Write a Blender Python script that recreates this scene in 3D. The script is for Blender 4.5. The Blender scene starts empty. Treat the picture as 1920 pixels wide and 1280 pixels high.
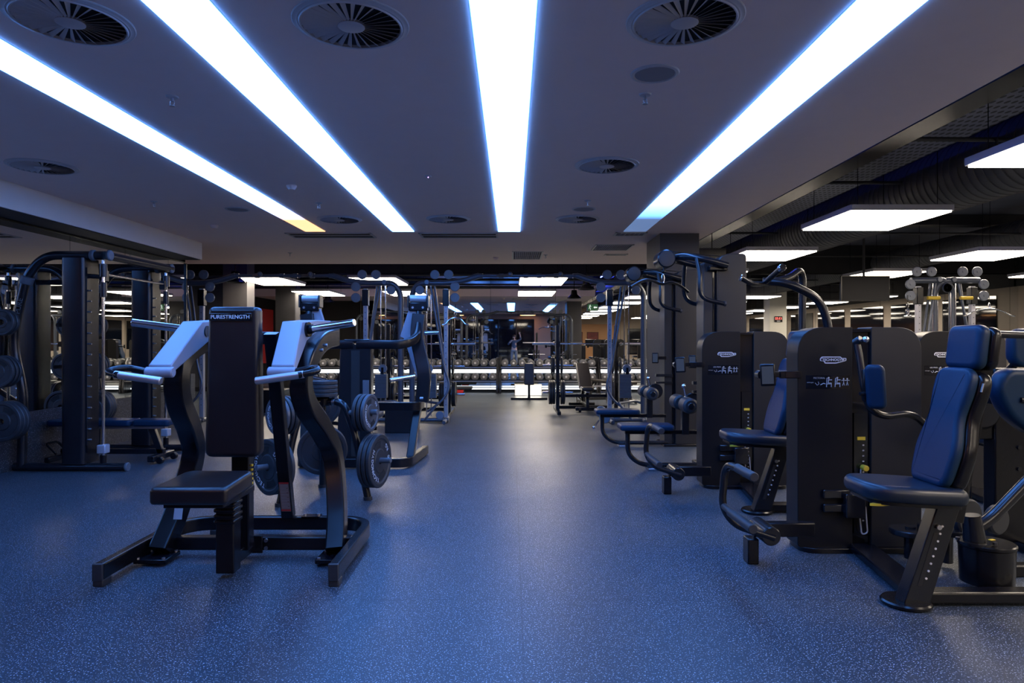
EXPO = 0.48; STRIPC = (.10, .32, 1.0); STRIPS = 14.; PANELS = 14.
import bpy, math, random
from math import sin, cos, pi, radians, sqrt
from mathutils import Vector as V, Matrix
random.seed(7)
SC = bpy.context.scene
COL = SC.collection
CAMH = 1.4
F = 1280.0

def P(px, py, Y):
    """point of the place that lies at depth Y and is seen at (px, py)"""
    return V(((px-960)*Y/F, Y, CAMH+(640-py)*Y/F))

# ------------------------------------------------------------------ materials
def new_mat(name):
    m = bpy.data.materials.new(name); m.use_nodes = True
    nt = m.node_tree
    return m, nt, nt.nodes['Principled BSDF']

def simple(name, col, rough=.5, metal=0., noise=0., scale=40., spec=.5, coat=0., bump=0.):
    m, nt, b = new_mat(name)
    b.inputs['Base Color'].default_value = (*col, 1)
    b.inputs['Roughness'].default_value = rough
    b.inputs['Metallic'].default_value = metal
    b.inputs['Specular IOR Level'].default_value = spec
    b.inputs['Coat Weight'].default_value = coat
    tc = nt.nodes.new('ShaderNodeTexCoord')
    n = nt.nodes.new('ShaderNodeTexNoise'); n.inputs['Scale'].default_value = scale
    nt.links.new(tc.outputs['Object'], n.inputs['Vector'])
    mr = nt.nodes.new('ShaderNodeMapRange')
    mr.inputs['To Min'].default_value = max(0, rough-.015); mr.inputs['To Max'].default_value = min(1, rough+.015)
    nt.links.new(n.outputs['Fac'], mr.inputs['Value']); nt.links.new(mr.outputs[0], b.inputs['Roughness'])
    if noise:
        mx = nt.nodes.new('ShaderNodeMix'); mx.data_type = 'RGBA'
        mx.inputs['A'].default_value = (*[c*(1-noise) for c in col], 1)
        mx.inputs['B'].default_value = (*[min(1, c*(1+noise)) for c in col], 1)
        nt.links.new(n.outputs['Fac'], mx.inputs['Factor']); nt.links.new(mx.outputs['Result'], b.inputs['Base Color'])
    if bump:
        bp = nt.nodes.new('ShaderNodeBump'); bp.inputs['Strength'].default_value = bump; bp.inputs['Distance'].default_value = .002
        n2 = nt.nodes.new('ShaderNodeTexNoise'); n2.inputs['Scale'].default_value = scale*8
        nt.links.new(tc.outputs['Object'], n2.inputs['Vector'])
        nt.links.new(n2.outputs['Fac'], bp.inputs['Height']); nt.links.new(bp.outputs[0], b.inputs['Normal'])
    return m

def emit(name, col, strength, base=.6):
    m, nt, b = new_mat(name)
    b.inputs['Base Color'].default_value = (base, base, base, 1)
    b.inputs['Emission Color'].default_value = (*col, 1)
    b.inputs['Emission Strength'].default_value = strength
    return m

def speckle(name, base, fleck, rough, thr=.62, scale=170., tile=0.):
    m, nt, b = new_mat(name)
    L = nt.links.new
    tc = nt.nodes.new('ShaderNodeTexCoord')
    n = nt.nodes.new('ShaderNodeTexNoise'); n.inputs['Scale'].default_value = scale; n.inputs['Detail'].default_value = 1.
    L(tc.outputs['Object'], n.inputs['Vector'])
    r = nt.nodes.new('ShaderNodeValToRGB'); r.color_ramp.elements[0].position = thr; r.color_ramp.elements[1].position = thr+.05
    L(n.outputs['Fac'], r.inputs['Fac'])
    v = nt.nodes.new('ShaderNodeTexVoronoi'); v.inputs['Scale'].default_value = scale*.55
    L(tc.outputs['Object'], v.inputs['Vector'])
    r2 = nt.nodes.new('ShaderNodeValToRGB'); r2.color_ramp.elements[0].position = .09; r2.color_ramp.elements[1].position = .15
    r2.color_ramp.elements[0].color = (1, 1, 1, 1); r2.color_ramp.elements[1].color = (0, 0, 0, 1)
    L(v.outputs['Distance'], r2.inputs['Fac'])
    mxv = nt.nodes.new('ShaderNodeMath'); mxv.operation = 'MAXIMUM'
    L(r.outputs['Color'], mxv.inputs[0]); L(r2.outputs['Color'], mxv.inputs[1])
    mx = nt.nodes.new('ShaderNodeMix'); mx.data_type = 'RGBA'
    mx.inputs['A'].default_value = (*base, 1); mx.inputs['B'].default_value = (*fleck, 1)
    L(mxv.outputs[0], mx.inputs['Factor'])
    out = mx.outputs['Result']
    if tile:
        br = nt.nodes.new('ShaderNodeTexBrick'); br.offset = 0.
        br.inputs['Scale'].default_value = 1.; br.inputs['Brick Width'].default_value = tile; br.inputs['Row Height'].default_value = tile*1.6
        br.inputs['Mortar Size'].default_value = .004; br.inputs['Mortar Smooth'].default_value = .2
        mp = nt.nodes.new('ShaderNodeMapping'); mp.inputs['Location'].default_value = (-.05, .3, 0)
        L(tc.outputs['Object'], mp.inputs['Vector']); L(mp.outputs[0], br.inputs['Vector'])
        m2 = nt.nodes.new('ShaderNodeMix'); m2.data_type = 'RGBA'
        m2.inputs['B'].default_value = (base[0]*.3, base[1]*.3, base[2]*.3, 1)
        ml = nt.nodes.new('ShaderNodeMath'); ml.operation = 'MULTIPLY'; ml.inputs[1].default_value = .6
        L(br.outputs['Fac'], ml.inputs[0]); L(ml.outputs[0], m2.inputs['Factor'])
        L(out, m2.inputs['A']); out = m2.outputs['Result']
    L(out, b.inputs['Base Color'])
    # worn, slightly uneven sheen
    n3 = nt.nodes.new('ShaderNodeTexNoise'); n3.inputs['Scale'].default_value = 1.3; n3.inputs['Detail'].default_value = 4.
    L(tc.outputs['Object'], n3.inputs['Vector'])
    mr = nt.nodes.new('ShaderNodeMapRange'); mr.inputs['To Min'].default_value = rough-.05; mr.inputs['To Max'].default_value = rough+.07
    L(n3.outputs['Fac'], mr.inputs['Value']); L(mr.outputs[0], b.inputs['Roughness'])
    bp = nt.nodes.new('ShaderNodeBump'); bp.inputs['Strength'].default_value = .25; bp.inputs['Distance'].default_value = .002
    n4 = nt.nodes.new('ShaderNodeTexNoise'); n4.inputs['Scale'].default_value = 260.
    L(tc.outputs['Object'], n4.inputs['Vector']); L(n4.outputs['Fac'], bp.inputs['Height']); L(bp.outputs[0], b.inputs['Normal'])
    return m

def wood(name, a, c2, rough=.45):
    m, nt, b = new_mat(name); L = nt.links.new
    tc = nt.nodes.new('ShaderNodeTexCoord'); mp = nt.nodes.new('ShaderNodeMapping'); mp.inputs['Scale'].default_value = (1, 1, 9)
    L(tc.outputs['Object'], mp.inputs['Vector'])
    w = nt.nodes.new('ShaderNodeTexNoise'); w.inputs['Scale'].default_value = 2.; w.inputs['Detail'].default_value = 6
    L(mp.outputs[0], w.inputs['Vector'])
    mx = nt.nodes.new('ShaderNodeMix'); mx.data_type = 'RGBA'; mx.inputs['A'].default_value = (*a, 1); mx.inputs['B'].default_value = (*c2, 1)
    L(w.outputs['Fac'], mx.inputs['Factor']); L(mx.outputs['Result'], b.inputs['Base Color']); b.inputs['Roughness'].default_value = rough
    return m

def perforated(name, a, hole, s):
    m, nt, b = new_mat(name); L = nt.links.new
    tc = nt.nodes.new('ShaderNodeTexCoord'); mp = nt.nodes.new('ShaderNodeMapping'); mp.inputs['Scale'].default_value = (s, s*.5, 0)
    L(tc.outputs['Object'], mp.inputs['Vector'])
    v = nt.nodes.new('ShaderNodeTexVoronoi'); v.inputs['Scale'].default_value = 1; v.inputs['Randomness'].default_value = 0
    L(mp.outputs[0], v.inputs['Vector'])
    r = nt.nodes.new('ShaderNodeValToRGB'); r.color_ramp.elements[0].position = .27; r.color_ramp.elements[1].position = .31
    r.color_ramp.elements[0].color = (*hole, 1); r.color_ramp.elements[1].color = (*a, 1)
    L(v.outputs['Distance'], r.inputs['Fac']); L(r.outputs['Color'], b.inputs['Base Color']); b.inputs['Roughness'].default_value = .5
    return m

MT = dict(
    black=simple('black_powder_coat', (.005, .005, .007), .26, 0., 0, 6, .35),
    blackgloss=simple('black_gloss', (.008, .008, .010), .12, 0., 0, 20, .6),
    tower=simple('anthracite_shield', (.007, .007, .009), .38, .0, 0, 6, .22),
    towerside=simple('graphite_panel', (.022, .021, .023), .38, .15, 0, 6, .4),
    steelblue=simple('dark_grey_tube', (.013, .014, .018), .25, .3, 0, 6, .6),
    chrome=simple('chrome', (.72, .72, .76), .14, 1.),
    brushed=simple('brushed_steel', (.5, .5, .54), .32, 1.),
    silver=simple('silver_paint', (.42, .42, .47), .35, .35),
    cover=simple('light_grey_arm_cover', (.31, .31, .37), .42, .1),
    grip=simple('satin_grip', (.55, .50, .50), .38, .8),
    vinyl=simple('black_vinyl', (.010, .007, .008), .33, 0, .1, 30, .55, 0, .12),
    bluevinyl=simple('blue_black_vinyl', (.003, .022, .054), .42, 0, .06, 30, .25, 0, .1),
    rubber=simple('black_rubber', (.022, .024, .03), .5, 0, .2, 60, .5),
    greyrub=simple('grey_rubber', (.09, .10, .12), .5, 0, .2, 40, .5),
    iron=simple('grey_cast_plate', (.075, .08, .095), .42, .2, .15, 40, .5),
    letter=simple('pale_lettering', (.62, .62, .66), .5),
    paleink=simple('pale_print', (.42, .42, .45), .5),
    pulley=simple('grey_pulley', (.16, .18, .22), .4, .1),
    yellow=simple('yellow_plastic', (.75, .52, .04), .4),
    red=simple('red_plastic', (.55, .02, .02), .4),
    tag=simple('grey_tag', (.35, .34, .34), .5),
    soffit=simple('painted_plaster', (.86, .68, .62), .6, 0, .03, 6, .3),
    fascia=simple('fascia_plaster', (.80, .75, .71), .6, 0, .03, 6, .3),
    dark=simple('dark_paint', (.018, .018, .021), .6, 0, .2, 3, .3),
    slab=simple('bare_concrete_soffit', (.10, .105, .14), .7, 0, .2, 2, .3),
    duct=simple('grey_duct', (.085, .085, .09), .5, .2, .1, 5),
    pipe=simple('dark_pipe', (.03, .03, .034), .45, .2),
    grilledark=simple('grille_recess', (.01, .01, .012), .8),
    vent=simple('vent_paint', (.50, .47, .48), .45, 0, .03, 20),
    colgrey=simple('column_grey_paint', (.055, .053, .058), .5, .1, .06, 8),
    white=simple('white_plaster', (.72, .69, .62), .6),
    tanwall=simple('tan_plaster', (.42, .35, .28), .7),
    pinkwall=simple('mauve_plaster', (.20, .155, .15), .7),
    glassdark=simple('night_glass', (.004, .006, .012), .04, 0, 0, 5, .8),
    wood=wood('warm_wood', (.40, .19, .075), (.50, .26, .11)),
    redwall=simple('red_wall', (.45, .03, .03), .5),
    skin=simple('skin', (.55, .34, .25), .5),
    shirt=simple('grey_blue_shirt', (.06, .075, .11), .8),
    trousers=simple('light_trousers', (.22, .21, .20), .8),
    hair=simple('dark_hair', (.02, .014, .01), .6),
    stack=simple('weight_plate_paint', (.10, .11, .13), .4, .3),
    floor=speckle('speckled_rubber_floor', (.022, .033, .046), (.44, .49, .56), .40, .63, 130., 1.25),
    dado=speckle('speckled_rubber_dado', (.02, .022, .028), (.20, .21, .25), .5, .62, 120.),
    tray=perforated('perforated_tray', (.24, .24, .30), (.012, .012, .014), 15.),
    seatvinyl=simple('dark_seat_vinyl', (.006, .013, .026), .36, 0, .06, 30, .5),
    strip=emit('cool_light', STRIPC, STRIPS),
    stripblue=emit('dim_blue_light', (.20, .36, .80), 1.2),
    striporange=emit('orange_light', (1.0, .56, .25), 1.1),
    panel=emit('warm_white_light', (1.0, .85, .68), PANELS),
    orange=emit('orange_lamp_glow', (1.0, .45, .16), 7.),
    led=emit('shelf_led', (.90, .95, 1.0), 1.3),
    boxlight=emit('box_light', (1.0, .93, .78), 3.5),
    blueled=emit('blue_light', (.05, .08, 1.0), 30.),
    screen=emit('display_glow', (.30, .36, .50), .05, .02),
    redled=emit('red_digits', (1., .03, .02), 3.),
    green=emit('green_sign_glow', (.10, .50, .16), .12, .03),
    xtube=simple('blue_grey_tube', (.09, .105, .14), .3, .3, 0, 6, .6),  # far dark tubes: the strips' blue light is painted into this lighter colour
    spk=simple('speaker_cloth', (.26, .25, .27), .7),
)
m, nt, b = new_mat('mirror_glass'); MT['mirror'] = m
b.inputs['Base Color'].default_value = (.80, .82, .82, 1); b.inputs['Metallic'].default_value = 1; b.inputs['Roughness'].default_value = .0
# the glowing strip that fades from white to dim blue along its length
def fade_strip(name, y0, y1, c0, s0, c1, s1):
    m, nt, b = new_mat(name); L = nt.links.new
    tc = nt.nodes.new('ShaderNodeTexCoord'); sp = nt.nodes.new('ShaderNodeSeparateXYZ'); L(tc.outputs['Object'], sp.inputs[0])
    mr = nt.nodes.new('ShaderNodeMapRange'); mr.inputs['From Min'].default_value = y0; mr.inputs['From Max'].default_value = y1
    L(sp.outputs['Y'], mr.inputs['Value'])
    mx = nt.nodes.new('ShaderNodeMix'); mx.data_type = 'RGBA'
    mx.inputs['A'].default_value = (*[c*s0 for c in c0], 1); mx.inputs['B'].default_value = (*[c*s1 for c in c1], 1)
    L(mr.outputs[0], mx.inputs['Factor']); L(mx.outputs['Result'], b.inputs['Emission Color']); b.inputs['Emission Strength'].default_value = 1
    b.inputs['Base Color'].default_value = (.6, .6, .6, 1)
    return m

# ------------------------------------------------------------------ mesh builder
class MB:
    def __init__(s): s.v = []; s.f = []; s.cut = []; s.crisp = False
    def add(s, vs, fs):
        s.cut.append((len(s.v), len(s.f)))
        o = len(s.v); s.v += [V(p) for p in vs]; s.f += [tuple(i+o for i in f) for f in fs]; return s
    def box(s, c, d, rx=0, ry=0, rz=0):
        M = Matrix.Rotation(rz, 3, 'Z') @ Matrix.Rotation(ry, 3, 'Y') @ Matrix.Rotation(rx, 3, 'X')
        c = V(c); h = V(d)/2
        vs = [c + M @ V((x*h.x, y*h.y, z*h.z)) for x in (-1, 1) for y in (-1, 1) for z in (-1, 1)]
        return s.add(vs, [(0, 1, 3, 2), (4, 6, 7, 5), (0, 4, 5, 1), (2, 3, 7, 6), (0, 2, 6, 4), (1, 5, 7, 3)])
    def b2(s, x0, x1, y0, y1, z0, z1): return s.box(((x0+x1)/2, (y0+y1)/2, (z0+z1)/2), (abs(x1-x0), abs(y1-y0), abs(z1-z0)))
    def rings(s, rings, caps=True, closed=True):
        n = len(rings[0]); vs = [p for r in rings for p in r]; fs = []
        for i in range(len(rings)-1):
            for j in range(n if closed else n-1):
                k = (j+1) % n
                fs.append((i*n+j, i*n+k, (i+1)*n+k, (i+1)*n+j))
        if caps:
            fs.append(tuple(range(n-1, -1, -1))); fs.append(tuple(range((len(rings)-1)*n, len(rings)*n)))
        return s.add(vs, fs)
    def lathe(s, prof, o, ax, n=20):
        o = V(o); ax = V(ax).normalized(); u = ax.orthogonal().normalized(); w = ax.cross(u)
        return s.rings([[o+ax*t+(u*cos(2*pi*k/n)+w*sin(2*pi*k/n))*max(r, 1e-4) for k in range(n)] for r, t in prof])
    def cyl(s, p0, p1, r, r1=None, n=16, ch=0.):
        p0 = V(p0); p1 = V(p1); L = (p1-p0).length; r1 = r if r1 is None else r1
        pr = [(r, 0), (r1, L)] if not ch else [(r-ch, 0), (r, ch), (r1, L-ch), (r1-ch, L)]
        return s.lathe(pr, p0, p1-p0, n)
    def sweep(s, pts, sec, side=None, caps=True):
        """sec: list of (a, b) across side and normal"""
        pts = [V(p) for p in pts]; rings = []; prev = None
        if side is not None: s.crisp = True
        for i, p in enumerate(pts):
            t = (pts[min(i+1, len(pts)-1)]-pts[max(i-1, 0)]).normalized()
            if side is not None:
                sd = V(side); sd = (sd-t*sd.dot(t))
                if sd.length < 1e-4: sd = prev if prev else t.orthogonal()
                sd.normalize()
            else:
                sd = t.orthogonal().normalized() if prev is None else (prev-t*prev.dot(t)).normalized()
            prev = sd; nn = t.cross(sd)
            rings.append([p+sd*a+nn*b_ for a, b_ in sec])
        return s.rings(rings, caps)
    def tube(s, pts, r, bend=0., n=10, caps=True):
        return s.sweep(fillet(pts, bend), [(r*cos(2*pi*k/n), r*sin(2*pi*k/n)) for k in range(n)], None, caps)
    def bar(s, pts, w, h, side, bend=0., r=.008):
        return s.sweep(fillet(pts, bend), rrect(w, h, r, 2), side)
    def prism(s, out, o, U, W, N):
        """outline out (u, w) in the plane o+U,W thickened by N (vector)"""
        o = V(o); U = V(U); W = V(W); N = V(N)
        return s.rings([[o+U*a+W*b_ for a, b_ in out], [o+U*a+W*b_+N for a, b_ in out]])
    def cushion(s, out, o, U, W, N, th, r, k=4):
        """soft pad: outline with rounded edges, base plane at o, thick th along N"""
        o = V(o); U = V(U); W = V(W); N = V(N).normalized(); rr = []
        for i in range(k+1):
            a = pi/2*i/k; rr.append((r*(1-sin(a)), r*(1-cos(a))))
        lay = rr + [(q, th-t) for q, t in reversed(rr)]
        dome = [(r+.004, th)]; lay = [(r+.004, 0)]+lay
        rings = []
        for q, t in lay+dome:
            po = inset(out, q); rings.append([o+U*a+W*b_+N*t for a, b_ in po])
        return s.rings(rings)
    def ball(s, c, r, n=12, sq=1.):
        c = V(c)
        return s.lathe([(r*sin(pi*i/8), -r*cos(pi*i/8)*sq) for i in range(9)], c, (0, 0, 1), n)

def fillet(pts, bend, n=8):
    pts = [V(p) for p in pts]
    if not bend or len(pts) < 3: return pts
    out = [pts[0]]
    for i in range(1, len(pts)-1):
        a, b_, c = pts[i-1], pts[i], pts[i+1]
        d1 = a-b_; d2 = c-b_; l = min(bend, d1.length*.49, d2.length*.49)
        p = b_+d1.normalized()*l; q = b_+d2.normalized()*l
        for k in range(n+1):
            t = k/n; out.append(p*(1-t)**2+b_*2*t*(1-t)+q*t*t)
    out.append(pts[-1]); return out

def spline(pts, n=6):
    pts = [V(p) for p in pts]; out = []
    for i in range(len(pts)-1):
        p0 = pts[max(i-1, 0)]; p1 = pts[i]; p2 = pts[i+1]; p3 = pts[min(i+2, len(pts)-1)]
        for k in range(n):
            t = k/n
            out.append(.5*((2*p1)+(p2-p0)*t+(2*p0-5*p1+4*p2-p3)*t*t+(3*p1-p0-3*p2+p3)*t**3))
    out.append(pts[-1]); return out

def rrect(w, h, r, n=4):
    out = []; r = min(r, w/2*.99, h/2*.99)
    for cx, cy, a0 in ((w/2-r, h/2-r, 0), (-w/2+r, h/2-r, 90), (-w/2+r, -h/2+r, 180), (w/2-r, -h/2+r, 270)):
        for k in range(n+1):
            a = radians(a0+90*k/n); out.append((cx+r*cos(a), cy+r*sin(a)))
    return out

def roundpoly(pts, r, n=4):
    """2D closed polygon with rounded corners; r one value or a list"""
    out = []; N = len(pts)
    for i in range(N):
        a = V(pts[i-1]); b_ = V(pts[i]); c = V(pts[(i+1) % N]); ri = r[i] if isinstance(r, (list, tuple)) else r
        d1 = a-b_; d2 = c-b_; l = min(ri, d1.length*.49, d2.length*.49)
        if l < 1e-4: out.append(tuple(b_)); continue
        p = b_+d1.normalized()*l; q = b_+d2.normalized()*l
        for k in range(n+1):
            t = k/n; w = p*(1-t)**2+b_*2*t*(1-t)+q*t*t; out.append((w.x, w.y))
    return out

def inset(out, q):
    if q == 0: return list(out)
    N = len(out); A = sum(out[i][0]*out[(i+1) % N][1]-out[(i+1) % N][0]*out[i][1] for i in range(N))
    sg = 1 if A > 0 else -1; res = []
    for i in range(N):
        a = out[i-1]; b_ = out[i]; c = out[(i+1) % N]
        t = V((c[0]-a[0], c[1]-a[1]))
        if t.length < 1e-9: res.append(b_); continue
        t.normalize(); res.append((b_[0]-sg*t.y*q, b_[1]+sg*t.x*q))
    return res

def mesh_of(mb, name, mat, off=None, inv=None, bevel=0., smooth=35):
    me = bpy.data.meshes.new(name)
    vs = mb.v
    if inv is not None: vs = [inv @ p for p in vs]
    elif off is not None: vs = [p-off for p in vs]
    me.from_pydata([tuple(p) for p in vs], [], mb.f); me.update()
    import bmesh
    bm = bmesh.new(); bm.from_mesh(me); bmesh.ops.recalc_face_normals(bm, faces=bm.faces)
    bm.to_mesh(me); bm.free()
    me.polygons.foreach_set('use_smooth', [True]*len(me.polygons))
    me.set_sharp_from_angle(angle=radians(min(smooth, 19) if mb.crisp else smooth))
    me.materials.append(MT[mat] if isinstance(mat, str) else mat)
    return me

def add_bevel(o, w):
    md = o.modifiers.new('edge', 'BEVEL'); md.width = w; md.segments = 2; md.limit_method = 'ANGLE'; md.angle_limit = radians(50); md.harden_normals = False

def props(o, label=None, cat=None, group=None, kind=None):
    if label: o['label'] = label
    if cat: o['category'] = cat
    if group: o['group'] = group
    if kind: o['kind'] = kind

SPLIT = {'head_plate', 'height_numbers', 'hanger_wire', 'bar_joint', 'cross_beam', 'bolt', 'grip_slot', 'foot_tube', 'bar_hook', 'sticker_band', 'end_block'}
def pieces(mb):
    """the separate shapes a builder was given, one builder each"""
    out = []; c = mb.cut+[(len(mb.v), len(mb.f))]
    for (a, fa), (b_, fb) in zip(c, c[1:]):
        m = MB(); m.add(mb.v[a:b_], [tuple(i-a for i in f) for f in mb.f[fa:fb]]); out.append(m)
    return out

class Thing:
    def __init__(s, name, label, cat, loc=(0, 0, 0), rz=0., group=None):
        s.o = bpy.data.objects.new(name, None); COL.objects.link(s.o); s.o.empty_display_size = .1
        s.o.location = loc; s.o.rotation_euler = (0, 0, rz); props(s.o, label, cat, group)
        s.M = Matrix.Translation(V(loc)) @ Matrix.Rotation(rz, 4, 'Z'); s.I = s.M.inverted()
    def part(s, name, mb, mat, parent=None, world=False, bevel=0., label=None, smooth=35, kind=None):
        if name in SPLIT and len(mb.cut) > 1:
            for piece in pieces(mb): r = s.part(name, piece, mat, parent, world, bevel, label, smooth, kind)
            return r
        me = mesh_of(mb, name, mat, inv=s.I if world else None, smooth=smooth)
        o = bpy.data.objects.new(name, me); COL.objects.link(o); o.parent = parent or s.o
        if bevel: add_bevel(o, bevel)
        if label: o['label'] = label
        if kind: o['kind'] = kind
        return o

def single(name, mb, mat, label=None, cat=None, group=None, kind=None, bevel=0., smooth=35):
    mn = V((min(p.x for p in mb.v), min(p.y for p in mb.v), min(p.z for p in mb.v)))
    mx = V((max(p.x for p in mb.v), max(p.y for p in mb.v), max(p.z for p in mb.v)))
    off = V(((mn.x+mx.x)/2, (mn.y+mx.y)/2, mn.z))
    o = bpy.data.objects.new(name, mesh_of(mb, name, mat, off=off, smooth=smooth)); o.location = off; COL.objects.link(o)
    props(o, label, cat, group, kind)
    if bevel: add_bevel(o, bevel)
    return o

def struct(name, mb, mat, bevel=0., parent=None):
    o = bpy.data.objects.new(name, mesh_of(mb, name, mat)); COL.objects.link(o)
    if parent: o.parent = parent
    else: o['kind'] = 'structure'
    if bevel: add_bevel(o, bevel)
    return o

KIDS = None
def copy_thing(o, loc=None, rz=None, label=None, group=None, parent=None, name=None):
    c = o.copy(); COL.objects.link(c)
    if parent is not None: c.parent = parent
    if loc is not None: c.location = loc
    if rz is not None: c.rotation_euler = (0, 0, rz)
    if label: c['label'] = label
    if group: c['group'] = group
    for ch in [x for x in list(o.children)]: copy_thing(ch, parent=c)
    return c

def text_mb(body, size, o, U, W, depth=.001, align='CENTER', bold=0.):
    cu = bpy.data.curves.new('t', 'FONT'); cu.body = body; cu.size = size; cu.extrude = depth; cu.align_x = align; cu.align_y = 'CENTER'
    cu.offset = bold
    ob = bpy.data.objects.new('t', cu); COL.objects.link(ob)
    dg = bpy.context.evaluated_depsgraph_get(); dg.update()
    me = bpy.data.meshes.new_from_object(ob.evaluated_get(dg))
    o = V(o); U = V(U).normalized(); W = V(W).normalized(); N = U.cross(W)
    mb = MB(); mb.add([o+U*v.co.x+W*v.co.y+N*v.co.z for v in me.vertices], [tuple(p.vertices) for p in me.polygons])
    bpy.data.objects.remove(ob); bpy.data.curves.remove(cu); bpy.data.meshes.remove(me)
    return mb
# ------------------------------------------------------------------ the setting
CEIL = 3.0
struct('floor', MB().b2(-9.2, 14.2, -9.2, 19.4, -.1, 0), 'floor')
# suspended plaster ceiling, strips are set flush into it (cut as bands around them)
strips = [(-3.0, -2.70), (-1.735, -1.415), (-.205, .122), (1.61, 1.945)]
S0, S1 = 1.5, 9.9
mb = MB()
mb.b2(-5.45, 2.95, -1.5, S0, CEIL, 3.38); mb.b2(-5.45, 2.95, S1, 11.1, CEIL, 3.38); mb.b2(-9.2, 2.95, 11.1, 14.1, CEIL, 3.38)
xs = [-5.45]+[x for p in strips for x in p]+[2.95]
for i in range(0, len(xs), 2): mb.b2(xs[i], xs[i+1], S0, S1, CEIL, 3.38)
struct('ceiling', mb, 'soffit')
struct('ceiling_slab', MB().b2(-9.2, 14.2, -9.2, 19.4, 4.1, 4.3), 'slab')
struct('trim_1', MB().b2(-5.45, -5.04, -1.5, 11.1, 2.73, 3.0), 'fascia')
struct('trim_2', MB().b2(-5.43, -5.06, -1.5, 11.08, 2.722, 2.729), 'dark')
# left wall: rubber dado, mirror above
struct('wall_left', MB().b2(-5.6, -5.455, -1.5, 11.4, 0, 4.1), 'dark')
struct('baseboard_left', MB().b2(-5.455, -5.42, -1.5, 11.38, 0, .61), 'dado')
struct('wall_left_return', MB().b2(-9.2, -5.455, 11.25, 11.4, 0, 4.1), 'dark')
struct('wall_far_left', MB().b2(-9.35, -9.2, 11.4, 19.4, 0, 4.1), 'dark')
struct('wall_back', MB().b2(-9.2, 14.2, 19.15, 19.4, 0, 4.1), 'dark')
struct('wall_right', MB().b2(14.2, 14.35, -9.2, 19.4, 0, 4.1), 'tanwall')
w3 = MB()
for i in range(9): w3.b2(14.17, 14.195, -8.6+i*3.05, -6.1+i*3.05, .9, 2.75)
struct('window_3', w3, 'glassdark')
struct('trim_4', MB().b2(14.1, 14.195, -9.1, 19.1, 2.95, 4.1), 'dark')
# behind the camera: night windows, pale wall, then a deeper warm room on the right
struct('wall_front', MB().b2(-5.6, 1.7, -1.75, -1.6, 2.72, 4.1).b2(-5.6, -5.0, -1.75, -1.6, 0, 2.72).b2(1.3, 2.25, -1.75, -1.5, 0, 4.1), 'pinkwall')
wf = MB(); wg = MB()
for i in range(6):
    x = -5.0+i*1.05; wf.b2(x-.025, x+.025, -1.72, -1.62, 0, 2.72)
    wg.b2(x+.03, x+1.02, -1.70, -1.68, .05, 2.7)
wf.b2(-5.0, 1.3, -1.72, -1.62, 0, .06).b2(-5, 1.3, -1.72, -1.62, 2.68, 2.72)
struct('window_1', wg, 'glassdark'); struct('window_frame', wf, 'dark', parent=None)['kind'] = 'structure'
struct('wall_inner', MB().b2(2.1, 2.25, -9.2, -1.75, 0, 4.1), 'pinkwall')
struct('wall_far_front', MB().b2(2.1, 14.2, -9.35, -9.2, 0, 4.1), 'tanwall')
struct('wall_wood', MB().b2(2.3, 7.4, -9.19, -9.12, 0, 2.6), 'wood')
struct('wall_wood_left', MB().b2(2.26, 2.33, -9.1, -1.8, 0, 2.6), 'wood')
struct('wall_red', MB().b2(-9.19, -9.12, 12.2, 15.5, .6, 2.6), 'redwall')
w2 = MB()
for i in range(4): w2.b2(8.0+i*1.5, 9.4+i*1.5, -9.19, -9.15, .5, 2.3)
struct('window_2', w2, 'glassdark')
# columns
struct('column_grey', MB().b2(2.19, 2.77, 10.1, 11.1, 0, 3.0), 'colgrey', bevel=.004)
struct('trim_3', MB().b2(2.17, 2.79, 10.08, 11.12, 0, .09), 'dark')
struct('column_front', MB().b2(2.35, 2.95, -2.3, -1.4, 0, 4.1), 'colgrey')
struct('column_white', MB().b2(10.6, 11.3, 9.6, 10.2, 0, 4.1), 'white')
struct('column_pale', MB().b2(13.0, 13.7, 3.0, 3.7, 0, 4.1), 'white')
struct('column_dark', MB().b2(-7.2, -6.6, 17.0, 17.5, 0, 4.1), 'colgrey')

# mirrors: panels with fine gaps
def mirror_run(kind, at, a0, a1, z0, z1, step, start, lab):
    t = Thing('wall_mirror', lab, 'mirror', (at, (a0+a1)/2, z0) if kind == 'x' else ((a0+a1)/2, at, z0))
    e = [start]
    while e[-1]+step < a1: e.append(e[-1]+step)
    e = [a0]+[q for q in e if q > a0+.05]+[a1]
    for q0, q1 in zip(e, e[1:]):
        m = MB(); g = .004
        if kind == 'x': m.b2(at-.008, at, q0+g, q1-g, z0, z1)
        else: m.b2(q0+g, q1-g, at, at+.008, z0, z1)
        t.part('mirror_panel', m, 'mirror', world=True)
    tr = MB()
    if kind == 'x': tr.b2(at-.02, at+.004, a0, a1, z1, z1+.02).b2(at-.02, at+.02, a1, a1+.03, 0.02, z1)
    else: tr.b2(a0, a1, at-.01, at+.02, z1, z1+.03)
    t.part('edge_trim', tr, 'black', world=True)
mirror_run('x', -5.44, -1.5, 11.36, .615, 2.70, 1.2, -1.2, 'tall mirror wall on the left beside the smith machine')
mirror_run('y', 19.14, -9.2, 14.2, .12, 3.28, 1.82, -9.7, 'wide mirror covering the back wall behind the dumbbell racks')

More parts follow.
